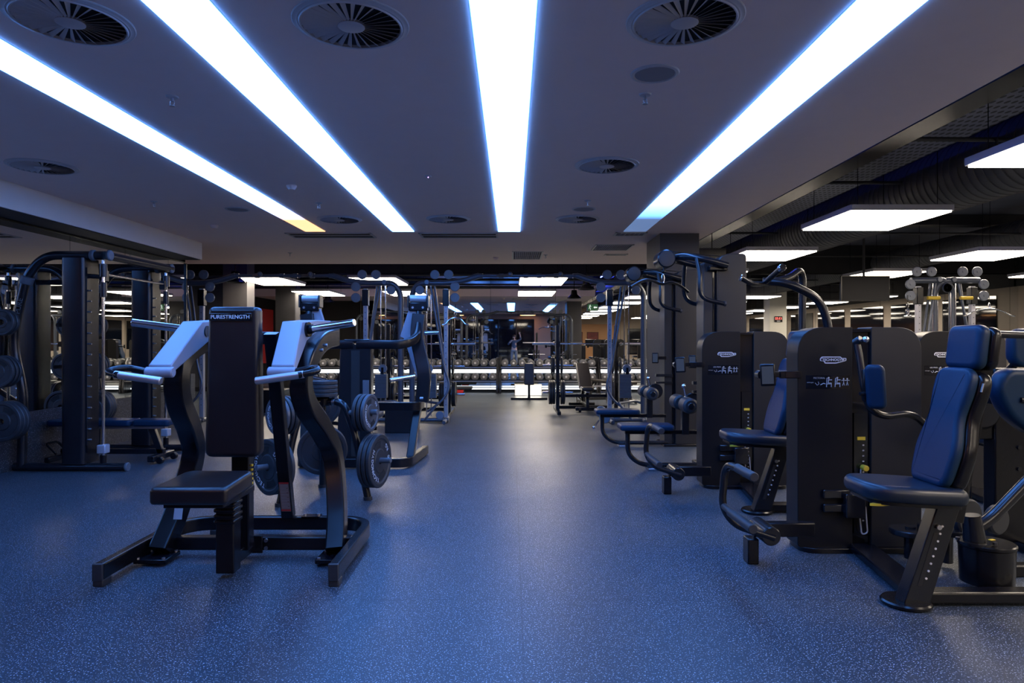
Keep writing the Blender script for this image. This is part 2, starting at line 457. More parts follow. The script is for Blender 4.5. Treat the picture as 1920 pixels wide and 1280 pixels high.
# ------------------------------------------------------------------ ceiling lights and fittings
names = ['leftmost long glowing ceiling strip with an orange far end', 'second long white ceiling strip from the left, above the shoulder press',
         'long white ceiling strip running straight above the middle aisle', 'rightmost long glowing ceiling strip fading to blue at its far end']
MT['stripfade'] = fade_strip('fading_cool_light', 6.9-5.7, 8.9-5.7, STRIPC, STRIPS, (.14, .25, .52), .5)
MT['stripor'] = fade_strip('fading_orange_light', 7.4-5.7, 8.95-5.7, STRIPC, STRIPS, (1., .52, .24), 1.25)
for i, ((x0, x1), lb) in enumerate(zip(strips, names)):
    t = Thing('ceiling_strip_light', lb, 'ceiling light', ((x0+x1)/2, 5.7, CEIL), 0, 'long ceiling strip lights')
    m = MB().b2(x0+.006, x1-.006, S0+.006, S1-.006, CEIL-.010, CEIL+.03)
    t.part('diffuser', m, ['stripor', 'strip', 'strip', 'stripfade'][i], world=True)
    e = MB()
    for a, b_ in ((x0, x0+.006), (x1-.006, x1)): e.b2(a, b_, S0, S1, CEIL-.002, CEIL+.06)
    e.b2(x0, x1, S0, S0+.006, CEIL-.002, CEIL+.06).b2(x0, x1, S1-.006, S1, CEIL-.002, CEIL+.06)
    t.part('frame', e, 'vent', world=True)

def diffuser():
    t = Thing('swirl_diffuser', 'x', 'ceiling vent', (0, 0, 0), 0, 'round swirl ceiling diffusers')
    m = MB(); R = .29
    m.lathe([(R-.045, -.004), (R-.045, -.016), (R-.01, -.012), (R, -.004), (R, 0)], (0, 0, 0), (0, 0, 1), 48)
    # ring must be open in the middle: rebuild as an annulus
    m = MB(); n = 48; pr = [(R-.045, 0), (R-.045, -.017), (R-.038, -.018), (R-.034, -.012), (R-.026, -.012), (R-.022, -.009), (R-.004, -.007), (R, -.003), (R, 0)]
    m.rings([[V((r*cos(2*pi*k/n), r*sin(2*pi*k/n), z)) for k in range(n)] for r, z in pr], caps=False)
    t.part('outer_ring', m, 'vent')
    m = MB().cyl((0, 0, -.0015), (0, 0, -.0005), R-.02, n=40); t.part('recess', m, 'grilledark')
    m = MB().lathe([(.0, -.021), (.060, -.020), (.068, -.017), (.068, -.004)], (0, 0, 0), (0, 0, 1), 28); t.part('hub', m, 'vent')
    m = MB()
    N = 30
    for k in range(N):
        a = 2*pi*k/N; u = V((cos(a), sin(a), 0)); w = V((-sin(a), cos(a), 0))
        i, o_ = .062, R-.046
        tilt = V((0, 0, .010))
        def q(r, sgn, z): return u*r+w*sgn+V((0, 0, z))
        wi, wo = .0045, .0115
        m.add([q(i, wi, -.009), q(i, -wi, -.017), q(o_, -wo, -.018), q(o_, wo, -.004), q(i, wi, -.0075), q(i, -wi, -.0155), q(o_, -wo, -.0165), q(o_, wo, -.0025)],
              [(0, 1, 2, 3), (7, 6, 5, 4), (0, 4, 5, 1), (1, 5, 6, 2), (2, 6, 7, 3), (3, 7, 4, 0)])
    t.part('vane_set', m, 'vent')
    return t
dv = diffuser().o
spots = [(-2.20, 3.40, 'large round swirl vent at the top left corner of the ceiling'), (-.81, 3.44, 'round swirl vent at the top between the second strip and middle strip'),
         (.86, 3.40, 'round swirl vent at the top right of the middle strip, near the big speaker'), (-4.29, 6.24, 'round swirl vent at far left above the mirror bulkhead'),
         (.86, 6.19, 'round swirl vent right of the middle strip, halfway down the ceiling'), (-2.26, 8.94, 'small far swirl vent between the two left strips'),
         (-.83, 8.9, 'small far swirl vent just left of the middle strip end'), (.855, 8.9, 'small far swirl vent right of the middle strip, beyond the dark speaker')]
for i, (x, y, lb) in enumerate(spots):
    if i == 0: dv.location = (x, y, CEIL); dv['label'] = lb
    else: copy_thing(dv, (x, y, CEIL), i*.37, lb)
def speaker():
    t = Thing('ceiling_speaker', 'x', 'speaker', (0, 0, 0), 0, 'flush round ceiling speakers')
    n = 40; pr = [(.118, -.004), (.124, -.010), (.140, -.007), (.146, 0)]
    t.part('rim', MB().rings([[V((r*cos(2*pi*k/n), r*sin(2*pi*k/n), z)) for k in range(n)] for r, z in pr], caps=False), 'vent')
    t.part('grille', MB().lathe([(.0, -.007), (.09, -.0065), (.119, -.004), (.119, -.001)], (0, 0, 0), (0, 0, 1), 36), 'spk'); return t.o
sp = speaker()
for i, (x, y, lb) in enumerate([(.853, 4.08, 'flush round speaker in the ceiling right of the middle strip, nearest'), (.867, 8.24, 'small flush round speaker near the far end of the middle strip'),
                                (-3.32, 8.26, 'small flush round speaker at left of the orange ended strip')]):
    if i == 0: sp.location = (x, y, CEIL); sp['label'] = lb
    else: copy_thing(sp, (x, y, CEIL), 0, lb)
def sprinkler():
    t = Thing('fire_sprinkler', 'x', 'sprinkler', (0, 0, 0), 0, 'ceiling sprinkler heads')
    t.part('flange', MB().lathe([(.040, 0), (.036, -.008), (.018, -.012), (.0, -.012)], (0, 0, 0), (0, 0, 1), 20), 'vent')
    m = MB().cyl((0, 0, -.010), (0, 0, -.032), .011, n=10).tube([(.012, 0, -.03), (.015, 0, -.048), (.004, 0, -.062)], .003, .01, 6).tube([(-.012, 0, -.03), (-.015, 0, -.048), (-.004, 0, -.062)], .003, .01, 6)
    t.part('body', m, 'brushed')
    m = MB().cyl((0, 0, -.060), (0, 0, -.064), .018, n=12); t.part('deflector', m, 'brushed'); return t.o
sk = sprinkler()
for i, (x, y, lb) in enumerate([(-2.22, 4.46, 'sprinkler head between the two left ceiling strips, nearest'), (.862, 4.42, 'sprinkler head behind the big ceiling speaker right of the middle strip'),
                                (-2.23, 7.88, 'small sprinkler head above the far swirl vent between the left strips'), (-4.09, 7.8, 'small sprinkler head at left over the mirror bulkhead'),
                                (.86, 7.75, 'tiny sprinkler head just before the dark speaker near the middle strip'), (-4.0, 12.3, 'tiny sprinkler head on the far ceiling band above the silver arms'),
                                (.62, 12.6, 'tiny sprinkler head on the far ceiling band beside the square grille')]):
    if i == 0: sk.location = (x, y, CEIL); sk['label'] = lb
    else: copy_thing(sk, (x, y, CEIL), .4*i, lb)
def detector(): return MB().lathe([(.0, -.045), (.03, -.045), (.042, -.03), (.052, -.012), (.052, 0)], (0, 0, 0), (0, 0, 1), 24)
for x, y, lb in [(-4.1, 9.4, 'white smoke detector on the ceiling by the end of the left strip'), (-2.26, 7.0, 'small pale ceiling detector between the two left strips'), (-.30, 13.0, 'white smoke detector on the far ceiling band left of the grille')]:
    m = detector(); m.v = [p+V((x, y, CEIL)) for p in m.v]; single('smoke_detector', m, 'soffit', lb, 'detector', 'ceiling detectors')
t = Thing('motion_sensor', 'tiny ceiling sensor with a violet light left of the middle strip', 'sensor', (-.81, 6.6, CEIL))
t.part('housing', MB().lathe([(0, -.012), (.03, -.010), (.036, 0)], (0, 0, 0), (0, 0, 1), 20), 'vent'); t.part('indicator_light', MB().ball((0, 0, -.013), .006, 8), emit('violet', (.5, .3, 1), 4))
# linear slots and grilles
def slot(x0, x1, y0, y1, lb, ribs=0):
    t = Thing('ceiling_grille', lb, 'ceiling grille', ((x0+x1)/2, (y0+y1)/2, CEIL), 0, 'rectangular ceiling grilles')
    f = MB(); w = .03
    f.b2(x0, x1, y0, y0+w, CEIL-.012, CEIL).b2(x0, x1, y1-w, y1, CEIL-.012, CEIL).b2(x0, x0+w, y0, y1, CEIL-.012, CEIL).b2(x1-w, x1, y0, y1, CEIL-.012, CEIL)
    t.part('frame', f, 'vent' if not ribs else 'white', world=True)
    t.part('recess', MB().b2(x0+w, x1-w, y0+w, y1-w, CEIL-.003, CEIL-.001), 'grilledark', world=True)
    r = MB()
    if ribs:
        for k in range(1, ribs): xx = x0+w+(x1-x0-2*w)*k/ribs; r.b2(xx-.004, xx+.004, y0+w, y1-w, CEIL-.010, CEIL-.003)
        n = int((y1-y0)/.1)
        for k in range(1, n): yy = y0+w+(y1-y0-2*w)*k/n; r.b2(x0+w, x1-w, yy-.004, yy+.004, CEIL-.011, CEIL-.004)
    else:
        yy = (y0+y1)/2; r.b2(x0+w, x1-w, yy-.02, yy+.02, CEIL-.010, CEIL-.003)
    t.part('louvre', r, 'vent', world=True)
slot(-3.35, -2.08, 10.05, 10.5, 'long dark slot diffuser at the end of the orange tipped strip')
slot(-1.38, -.21, 10.05, 10.5, 'long grey slot panel between the ends of the second and middle strips')
slot(1.52, 1.99, 10.0, 10.3, 'narrow pale framed slot at the end of the blue fading strip', 6)
slot(0.0, .56, 12.1, 13.25, 'square ribbed grille on the far ceiling band near the middle', 14)
slot(1.38, 2.02, 11.25, 11.95, 'large ribbed grille with pale frame beside the grey column', 18)
slot(1.70, 2.12, 12.45, 12.65, 'small narrow grille behind the large one by the column', 6)

# warm square panels in the open ceiling
def panel_light(x, y, lb, w=1.16, d=1.34, z=2.9):
    t = Thing('panel_light', lb, 'ceiling light', (x, y, z), 0, 'square warm panel lights')
    for s in (-1, 1):
        t.part('diffuser', MB().b2(s*w/4-w/4+.012, s*w/4+w/4-.012, -d/2+.012, d/2-.012, -.022, .01), 'panel')
    f = MB()
    for a in (-w/2, 0, w/2): f.b2(a-.012, a+.012, -d/2, d/2, -.004, .06)
    f.b2(-w/2, w/2, -d/2-.012, -d/2+.012, -.004, .06).b2(-w/2, w/2, d/2-.012, d/2+.012, -.004, .06).b2(-w/2, w/2, -d/2, d/2, .05, .06)
    t.part('frame', f, 'silver')
    r = MB()
    for a in (-w/2+.12, w/2-.12):
        for b_ in (-d/2+.1, d/2-.1): r.cyl((a, b_, .06), (a, b_, 4.1-z), .004, n=6)
    t.part('hanger_wire', r, 'black')
    return t
colx = {4.45: 'column nearest the grey ceiling edge', 8.27: 'middle column of the open ceiling', 12.1: 'column nearest the right wall'}
rowy = [(-5.1, 'far behind the viewpoint'), (-1.7, 'just behind the viewpoint'), (1.7, 'level with the viewpoint'), (5.15, 'at the upper right edge'), (8.45, 'above the near weight tower'), (11.9, 'behind the pulldown tower'), (15.2, 'nearest the back mirror')]
for x, cl in colx.items():
    for y, rl in rowy:
        panel_light(x, y, 'warm panel light '+rl+', '+cl)
for x, lb in [(.75, 'warm panel light near the back mirror above the middle aisle'), (-3.3, 'warm panel light near the back mirror above the left crossover'), (-6.0, 'warm panel light near the back mirror at far left')]:
    panel_light(x, 17.0, lb, 1.12, 2.0)

# services in the open ceiling
def long_tray(x0, x1, z, y0, y1, lb):
    t = Thing('cable_tray', lb, 'cable tray', ((x0+x1)/2, (y0+y1)/2, z), 0)
    t.part('perforated_base', MB().b2(x0, x1, y0, y1, z, z+.004), 'tray', world=True)
    t.part('side_rail', MB().b2(x0, x0+.01, y0, y1, z, z+.08), 'pipe', world=True)
    t.part('side_rail', MB().b2(x1-.01, x1, y0, y1, z, z+.08), 'pipe', world=True)
long_tray(4.10, 4.80, 3.55, -6, 18.8, 'long perforated cable tray beside the plaster ceiling edge')
long_tray(6.1, 6.8, 3.75, -6, 18.8, 'second perforated cable tray beyond the round duct')
def duct(x, z, r, y0, y1, lb):
    t = Thing('air_duct', lb, 'duct', (x, (y0+y1)/2, z-r), 0)
    t.part('pipe_body', MB().cyl((x, y0, z), (x, y1, z), r, n=32), 'duct', world=True)
    m = MB(); y = y0
    while y < y1:
        m.rings([[V((x+q*cos(2*pi*k/32), yy, z+q*sin(2*pi*k/32))) for k in range(32)] for q, yy in ((r, y), (r+.010, y+.004), (r+.010, y+.016), (r, y+.02))], caps=False); y += .13
    t.part('seam_ribs', m, 'duct', world=True)
duct(5.55, 3.45, .40, -6, 18.9, 'big round ribbed air duct running above the warm panel lights')
duct(10.2, 3.55, .28, -6, 18.9, 'second round ribbed air duct near the right wall')
single('steel_beam', MB().b2(3.62, 3.90, -6, 18.9, 3.35, 3.37).b2(3.75, 3.77, -6, 18.9, 3.37, 3.7).b2(3.62, 3.90, -6, 18.9, 3.7, 3.72), 'black', 'dark steel beam along the open ceiling beside the plaster edge', 'beam')
for i, (y, zz) in enumerate([(6.9, 3.45), (9.0, 3.5), (13.2, 3.5), (15.9, 3.4)]):
    single('sprinkler_pipe', MB().tube([(3.0, y, zz), (13.9, y+.2, zz)], .024, 0, 8).tube([(4.9+i*.3, y, zz), (4.9+i*.3, y, zz-.2)], .014, 0, 6), 'pipe',
           'thin dark sprinkler pipe crossing the open ceiling, '+['nearest of the four', 'second of the four', 'third of the four', 'farthest of the four'][i], 'pipe', 'pipes across the open ceiling')
for i, y in enumerate((7.6, 11.1, 14.5)):
    single('ceiling_joist', MB().b2(3.2, 14.1, y, y+.35, 3.88, 4.09), 'pipe', 'dark flat joist under the open ceiling, '+['above the near tower', 'above the pulldown tower', 'near the back mirror'][i], 'beam', 'joists under the open ceiling')
for i, (y, z, r) in enumerate([(14.9, 3.25, .05), (15.5, 3.3, .03), (18.4, 3.2, .04)]):
    single('service_pipe', MB().tube([(-9.1, y, z), (2.8, y, z)], r, 0, 10), 'pipe', 'dark pipe running across behind the plaster ceiling, '+['nearest', 'middle', 'farthest'][i]+' of three', 'pipe', 'pipes near the back mirror')
# blue accent tubes lying up in the open ceiling
for i, (x, y, L) in enumerate([(3.35, 5.2, 1.0), (3.35, 8.4, 1.2), (3.4, 12.6, 1.0), (-5.4, 15.8, 1.0), (.9, 15.6, 1.0), (6.9, 9.9, .8)]):
    t = Thing('blue_accent_light', 'small blue tube light hidden in the open ceiling, '+['near the upper right edge', 'above the near tower', 'behind the grey column', 'at far left by the mirror', 'above the middle by the mirror', 'beyond the round duct'][i], 'ceiling light', (x, y, 3.84), 0, 'blue accent tubes in the open ceiling')
    t.part('tube', MB().cyl((x, y-L/2, 3.86), (x, y+L/2, 3.86), .018, n=8), 'blueled', world=True)
    t.part('bracket', MB().b2(x-.03, x+.03, y-L/2, y+L/2, 3.90, 3.93).b2(x-.01, x+.01, y-.02, y+.02, 3.93, 4.1), 'pipe', world=True)

# hanging television
t = Thing('television', 'wide dark television hanging from the open ceiling before the back mirror', 'television', (7.42, 14.35, 2.25))
t.part('screen', MB().b2(-.49, .49, -.022, -.018, .015, .515), 'dark'); t.part('casing', MB().b2(-.515, .515, -.018, .03, 0, .53), 'black', bevel=.004)
t.part('ceiling_pole', MB().cyl((0, .05, .3), (0, .05, 1.83), .025, n=12), 'pipe')
# pendant loudspeakers
for i, (x, y) in enumerate(((1.9, 17.4), (-6.2, 15.3))):
    t = Thing('pendant_speaker', ['black cone speaker hanging before the back mirror by the right crossover', 'black cone speaker hanging at far left before the back mirror'][i], 'speaker', (x, y, 2.72), 0, 'hanging cone speakers')
    t.part('cone', MB().lathe([(.0, .25), (.08, .25), (.10, .12), (.21, .02), (.22, 0), (.2, 0), (.09, .09), (0, .09)], (0, 0, 0), (0, 0, 1), 24), 'black')
    t.part('hanging_rod', MB().cyl((0, 0, .25), (0, 0, 1.38), .012, n=8), 'black')
# exit sign facing the back mirror
t = Thing('exit_sign', 'green running man exit sign hanging beside the grey column, seen mirrored', 'sign', (3.22, 11.0, 2.62))
t.part('box', MB().b2(-.22, .22, -.03, .03, 0, .28), 'black'); t.part('sign_face', MB().b2(-.205, .205, .030, .034, .015, .265), 'green')
m = MB(); y = .035
m.prism([(-.18, .12), (-.09, .12), (-.09, .09), (-.03, .14), (-.09, .19), (-.09, .16), (-.18, .16)], (0, y, 0), (-1, 0, 0), (0, 0, 1), (0, .003, 0))
m.ball((-.10, y+.002, .225), .018, 8)
for a, b_ in (((-.105, .20), (-.12, .13)), ((-.12, .13), (-.16, .10)), ((-.12, .13), (-.085, .09)), ((-.085, .09), (-.09, .04)), ((-.105, .19), (-.06, .17)), ((-.105, .19), (-.15, .18))):
    m.tube([(a[0], y, a[1]), (b_[0], y, b_[1])], .009, 0, 6)
t.part('pictogram', m, emit('sign_white', (.8, .9, .8), .9)); t.part('hanger', MB().cyl((0, 0, .28), (0, 0, 1.48), .008, n=6), 'black')
# digital clock on the white column
t = Thing('digital_clock', 'black digital clock with red digits on the white column, seen in the mirror', 'clock', (10.95, 10.22, 2.2))
t.part('case', MB().b2(-.16, .16, -.02, .02, 0, .24), 'black', bevel=.004)
t.part('digits', text_mb('13:32', .13, (0, .0215, .14), (-1, 0, 0), (0, 0, 1), .001), 'redled')
t.part('label_strip', MB().b2(-.07, .07, .02, .022, .025, .055), 'letter')
# posters on the warm wall behind
for i, x in enumerate((3.4, 4.5, 5.6)):
    t = Thing('wall_poster', 'dark red poster on the warm wood wall seen in the mirror, '+['leftmost', 'middle', 'rightmost'][i]+' in the picture', 'poster', (x, -9.1, 1.3), 0, 'posters on the warm wood wall')
    t.part('backing', MB().b2(-.4, .4, -.01, .01, 0, .75), 'black')
    t.part('print', MB().b2(-.37, .37, .01, .013, .03, .72), simple('poster_print', (.16, .03, .03), .6, 0, .9, 3.))
# ------------------------------------------------------------------ shoulder press (nearest machine on the left)
CX = -1.69
def hero():
    T = Thing('shoulder_press_machine', 'black plate loaded shoulder press with light grey arm covers, nearest on the left', 'exercise machine', (CX, 4.3, 0))
    W = dict(world=True)
    # base: one bent rectangular rail open to the front
    z = .085
    pts = fillet([(CX-.672, 3.90, z), (CX-.672, 4.96, z), (CX+.672, 4.96, z), (CX+.672, 3.90, z)], .26, 8)
    T.part('base_rail', MB().sweep(pts, [(b_, a) for a, b_ in rrect(.06, .095, .010, 2)], (0, 0, 1)), 'black', **W)
    for s in (-1, 1):
        T.part('end_cap', MB().b2(CX+s*.672-.029, CX+s*.672+.029, 3.882, 3.902, .036, .133), 'rubber', bevel=.004, **W)
        T.part('rubber_foot', MB().b2(CX+s*.672-.03, CX+s*.672+.03, 3.89, 3.98, 0, .04), 'rubber', bevel=.006, **W)
        T.part('rubber_foot', MB().b2(CX+s*.45-.04, CX+s*.45+.04, 4.92, 5.0, 0, .04), 'rubber', bevel=.006, **W)
    T.part('cross_member', MB().b2(CX-.645, CX+.645, 4.43, 4.50, .045, .128), 'black', bevel=.006, **W)
    m = MB().b2(CX-.03, CX+.03, 4.16, 4.44, .05, .125).b2(CX-.055, CX+.075, 4.415, 4.43, .03, .145)
    T.part('seat_post_arm', m, 'black', bevel=.005, **W)
    T.part('seat_post', MB().b2(CX-.058, CX+.052, 4.02, 4.13, .03, .50), 'black', bevel=.010, **W)
    m = MB()
    for k in range(5): m.b2(CX-.066, CX+.060, 4.008, 4.14, .325+k*.034, .349+k*.034)
    T.part('ribbed_sleeve', m, 'black', bevel=.009, **W)
    T.part('back_post', MB().b2(CX-.055, CX+.055, 4.24, 4.33, .10, 1.45), 'black', bevel=.008, **W)
    m = MB()
    for k in range(6): m.b2(CX+.056, CX+.066, 4.27, 4.285, .48+k*.028, .492+k*.028)
    T.part('height_marks', m, 'yellow', label='yellow seat height marks', **W)
    # seat
    out = roundpoly([(-.205, 0), (.205, 0), (.195, .42), (-.195, .42)], [.03, .03, .06, .06])
    seat = MB().cushion(out, (CX, 3.55, .545), (1, 0, 0), (0, 1, .04), (0, 0, 1), .092, .022)
    st = T.part('seat', seat, 'vinyl', smooth=50, **W)
    T.part('seat_plate', MB().b2(CX-.16, CX+.16, 3.62, 4.06, .515, .548).box((CX+.03, 4.02, .5), (.12, .16, .05)), 'black', st, bevel=.004, **W)
    # back pad
    out = roundpoly([(-.168, 0), (.168, 0), (.150, .91), (-.150, .91)], [.05, .05, .03, .03])
    bp = T.part('back_pad', MB().cushion(out, (CX, 4.215, .70), (1, 0, 0), (0, .02, 1), (0, -1, 0), .105, .028), 'vinyl', smooth=50, **W)
    T.part('pad_plate', MB().b2(CX-.13, CX+.13, 4.215, 4.235, .74, 1.56), 'black', bp, **W)
    T.part('name_strip', MB().b2(CX-.138, CX+.118, 4.118, 4.124, 1.525, 1.570), 'blackgloss', bp, bevel=.002, **W)
    T.part('lettering', text_mb('PURESTRENGTH', .0322, (CX-.010, 4.1165, 1.5475), (1, 0, 0), (0, 0, 1), .0006, bold=.0004), 'letter', bp, label='pale PURESTRENGTH lettering', **W)
    T.part('round_badge', MB().cyl((CX+.125, 4.12, .765), (CX+.125, 4.112, .765), .016, n=16), 'yellow', bp, label='small yellow badge', **W)
    # curved uprights
    key = [(4.37, .06, .56), (4.53, .285, .53), (4.635, .62, .475), (4.50, .82, .435), (4.29, 1.0, .395), (4.225, 1.16, .385), (4.33, 1.31, .40), (4.60, 1.40, .39), (5.0, 1.43, .37)]
    for s in (-1, 1):
        pts = spline([(CX+s*d, y, z_) for y, z_, d in key], 7)
        up = T.part('curved_upright', MB().sweep(pts, rrect(.115, .125, .012, 2), (1, 0, 0)), 'black', **W)
        x = CX+s*.565
        T.part('foot_plate', MB().box((x, 4.34, .03), (.20, .20, .025)), 'black', up, bevel=.004, **W)
        b_ = MB()
        for a in (-.08, .08):
            for c in (-.08, .08): b_.cyl((x+a, 4.34+c, .04), (x+a, 4.34+c, .052), .011, n=6)
        for yy, zz in ((4.42, 1.345), (4.52, 1.375)): b_.cyl((CX+s*.45, yy, zz), (CX+s*.468, yy, zz), .011, n=8)
        T.part('bolt', b_, 'brushed', up, **W)
        # swinging arm under a faceted cover
        top = [(3.965, 1.262, .29, .425), (4.275, 1.525, .25, .375), (4.62, 1.545, .25, .375), (4.98, 1.55, .27, .37)]
        bot = [(3.985, 1.215, .29, .425), (4.385, 1.405, .25, .375), (4.62, 1.44, .25, .375), (4.98, 1.47, .27, .37)]
        rg = []
        for (y, z_, a, b2_), (y2, z2, a2, b3) in zip(top, bot):
            rg.append([V((CX+s*a, y, z_)), V((CX+s*b2_, y, z_)), V((CX+s*b3, y2, z2)), V((CX+s*a2, y2, z2))])
        arm = T.part('arm_cover', MB().rings(rg), 'cover', bevel=.007, smooth=20, label='light grey faceted arm cover', **W)
        T.part('arm_end', MB().cyl((CX+s*.275, 3.965, 1.222), (CX+s*.435, 3.965, 1.222), .031, n=20, ch=.005), 'cover', arm, **W)
        T.part('pivot_cap', MB().cyl((CX+s*.434, 3.965, 1.222), (CX+s*.441, 3.965, 1.222), .013, n=14), 'silver', arm, **W)
        T.part('arm_pivot', MB().cyl((CX+s*.22, 4.99, 1.50), (CX+s*.42, 4.99, 1.50), .05, n=20, ch=.006), 'black', arm, **W)
        T.part('inner_hole_cap', MB().cyl((CX+s*.244, 4.34, 1.465), (CX+s*.256, 4.34, 1.465), .035, n=18), 'rubber', arm, **W)
        T.part('plate_horn_collar', MB().cyl((CX+s*.365, 4.37, 1.475), (CX+s*.395, 4.365, 1.477), .048, n=20).cyl((CX+s*.39, 4.365, 1.477), (CX+s*.42, 4.36, 1.482), .030, n=18), 'black', arm, **W)
        T.part('plate_horn', MB().cyl((CX+s*.415, 4.36, 1.480), (CX+s*.70, 4.29, 1.520), .0245, n=20, ch=.004), 'chrome', arm, label='chrome plate horn', **W)
        hp = [(CX+s*.43, 3.965, 1.225), (CX+s*.555, 3.97, 1.252), (CX+s*.60, 3.84, 1.232), (CX+s*.50, 3.80, 1.212)]
        h = T.part('handle_tube', MB().tube(hp, .019, .07, 12), 'black', arm, **W)
        T.part('hand_grip', MB().cyl((CX+s*.53, 3.812, 1.217), (CX+s*.262, 3.80, 1.180), .0215, n=18, ch=.004), 'grip', arm, label='chrome hand grip', **W)
    T.part('rear_bridge', MB().b2(CX-.42, CX+.42, 4.93, 5.03, 1.38, 1.47), 'black', bevel=.008, **W)
    # slanting strut with the warning sticker
    a = P(517, 712, 4.70); c = P(541, 967, 4.95)
    T.part('rear_post', MB().sweep([a+(a-c).normalized()*.33, c], rrect(.085, .07, .006, 2), (1, 0, 0)), 'black', **W)
    d = (c-a).normalized(); q0 = a+d*((c-a).length*.735); q1 = a+d*((c-a).length*.955)
    u = V((1, 0, 0)); nrm = V((0, -1, 0))
    stt = MB().prism([(-.034, 0), (.034, 0), (.034, (q1-q0).length), (-.034, (q1-q0).length)], q0+nrm*.0365, u, d, nrm*.001)
    T.part('warning_sticker', stt, simple('sticker_paper', (.22, .17, .16), .5), label='grey warning sticker with red bands', **W)
    rb = MB()
    for f0, f1 in ((0, .05), (.93, .98)):
        L = (q1-q0).length; rb.prism([(-.034, L*f0), (.034, L*f0), (.034, L*f1), (-.034, L*f1)], q0+nrm*.0378, u, d, nrm*.0005)
    T.part('sticker_band', rb, 'red', **W)
    ln = MB(); L = (q1-q0).length
    for k in range(16):
        f = .09+k*.052; ln.prism([(-.027, L*f), (.027-.012*(k % 3 == 2), L*f), (.027-.012*(k % 3 == 2), L*f+.003), (-.027, L*f+.003)], q0+nrm*.0378, u, d, nrm*.0004)
    T.part('sticker_text_lines', ln, 'paleink', **W)
    # prints on the left upright
    o = P(334, 963, 4.44)
    T.part('instruction_sticker', MB().box(o, (.055, .002, .07), rx=-.25), 'paleink', **W)
    T.part('upright_print', text_mb('SHOULDER\nPRESS', .016, P(358, 893, 4.53), (1, 0, 0), (0, -.3, 1), .0006), 'letter', **W)
    bt = MB()
    for x in (-.03, .10):
        for zz in (.065, .115): bt.cyl((CX+x, 4.405, zz), (CX+x, 4.418, zz), .012, n=8)
    for x in (.185, .285): bt.cyl((CX+x, 4.96, .133), (CX+x, 4.96, .15), .012, n=6)
    T.part('bolt', bt, 'brushed', **W)
    T.part('strut_foot', MB().b2(CX+.17, CX+.30, 4.92, 5.0, .130, .138), 'black', **W)
hero()

# ------------------------------------------------------------------ weight plates
def plate(R, th, lettered, mat='rubber', hub=.03):
    """a weight plate standing at the origin with its axis along +X, face at +X"""
    T = Thing('weight_plate', 'x', 'weight plate', (0, 0, 0))
    # disc with raised rim, recessed web and two grip slots (built as a spoked ring)
    n = 48
    pr = [(hub, -th*.42), (R*.42, -th*.42), (R*.46, -th*.25), (R*.80, -th*.25), (R*.85, -th*.5), (R*.97, -th*.5), (R, -th*.36), (R, th*.36), (R*.97, th*.5), (R*.85, th*.5), (R*.80, th*.25), (R*.46, th*.25), (R*.42, th*.42), (hub, th*.42)]
    m = MB().rings([[V((t, r*cos(2*pi*k/n), r*sin(2*pi*k/n))) for k in range(n)] for r, t in pr], caps=False)
    m.rings([[V((t, hub*cos(2*pi*k/n), hub*sin(2*pi*k/n))) for k in range(n)] for t in (-th*.42, th*.42)], caps=False)
    T.part('disc', m, mat, smooth=30)
    g = MB()
    for s in (-1, 1):
        out = []
        for k in range(9): a = radians(-24+6*k); out.append((s*R*.74*cos(a), R*.74*sin(a)))
        for k in range(9): a = radians(24-6*k); out.append((s*R*.50*cos(a), R*.50*sin(a)))
        g.prism(out, (th*.2, 0, 0), (0, 1, 0), (0, 0, 1), (th*.13, 0, 0))
    T.part('grip_slot', g, 'grilledark', label='dark grip slots')
    if lettered:
        L = MB()
        for word, c0 in (('TECHNOGYM', 90), ('20 KG', 270)):
            for i, ch in enumerate(word):
                a = radians(c0-(i-(len(word)-1)/2)*(13.5 if c0 == 90 else -13.5))
                u = V((0, sin(a), -cos(a))) if c0 == 90 else V((0, -sin(a), cos(a)))
                w = V((0, cos(a), sin(a))) if c0 == 90 else V((0, -cos(a), -sin(a)))
                mb = text_mb(ch, R*.22, V((th*.5+.0005, 0, 0))+V((0, cos(a), sin(a)))*R*.70, u, w, .0012)
                L.add(mb.v, mb.f)
        T.part('lettering', L, 'letter', label='pale cast lettering')
    return T.o
def orient(o, pos, ax, roll=0.):
    """place a plate with its +X axis along ax"""
    ax = V(ax).normalized(); q = ax.to_track_quat('X', 'Z'); e = (q.to_matrix() @ Matrix.Rotation(roll, 3, 'X')).to_euler()
    o.location = pos; o.rotation_euler = e
PL = {}
def put_plate(kind, pos, ax, label, group, roll=0.):
    spec = dict(big=(.235, .036, True, 'rubber'), bigplain=(.235, .036, False, 'rubber'), mid=(.165, .032, True, 'iron'), midplain=(.165, .032, False, 'rubber'), small=(.135, .042, False, 'rubber'), medium=(.205, .048, False, 'rubber'))[kind]
    if kind not in PL: PL[kind] = o = plate(*spec)
    else: o = copy_thing(PL[kind])
    o['label'] = label; o['group'] = group; orient(o, pos, ax, roll); return o

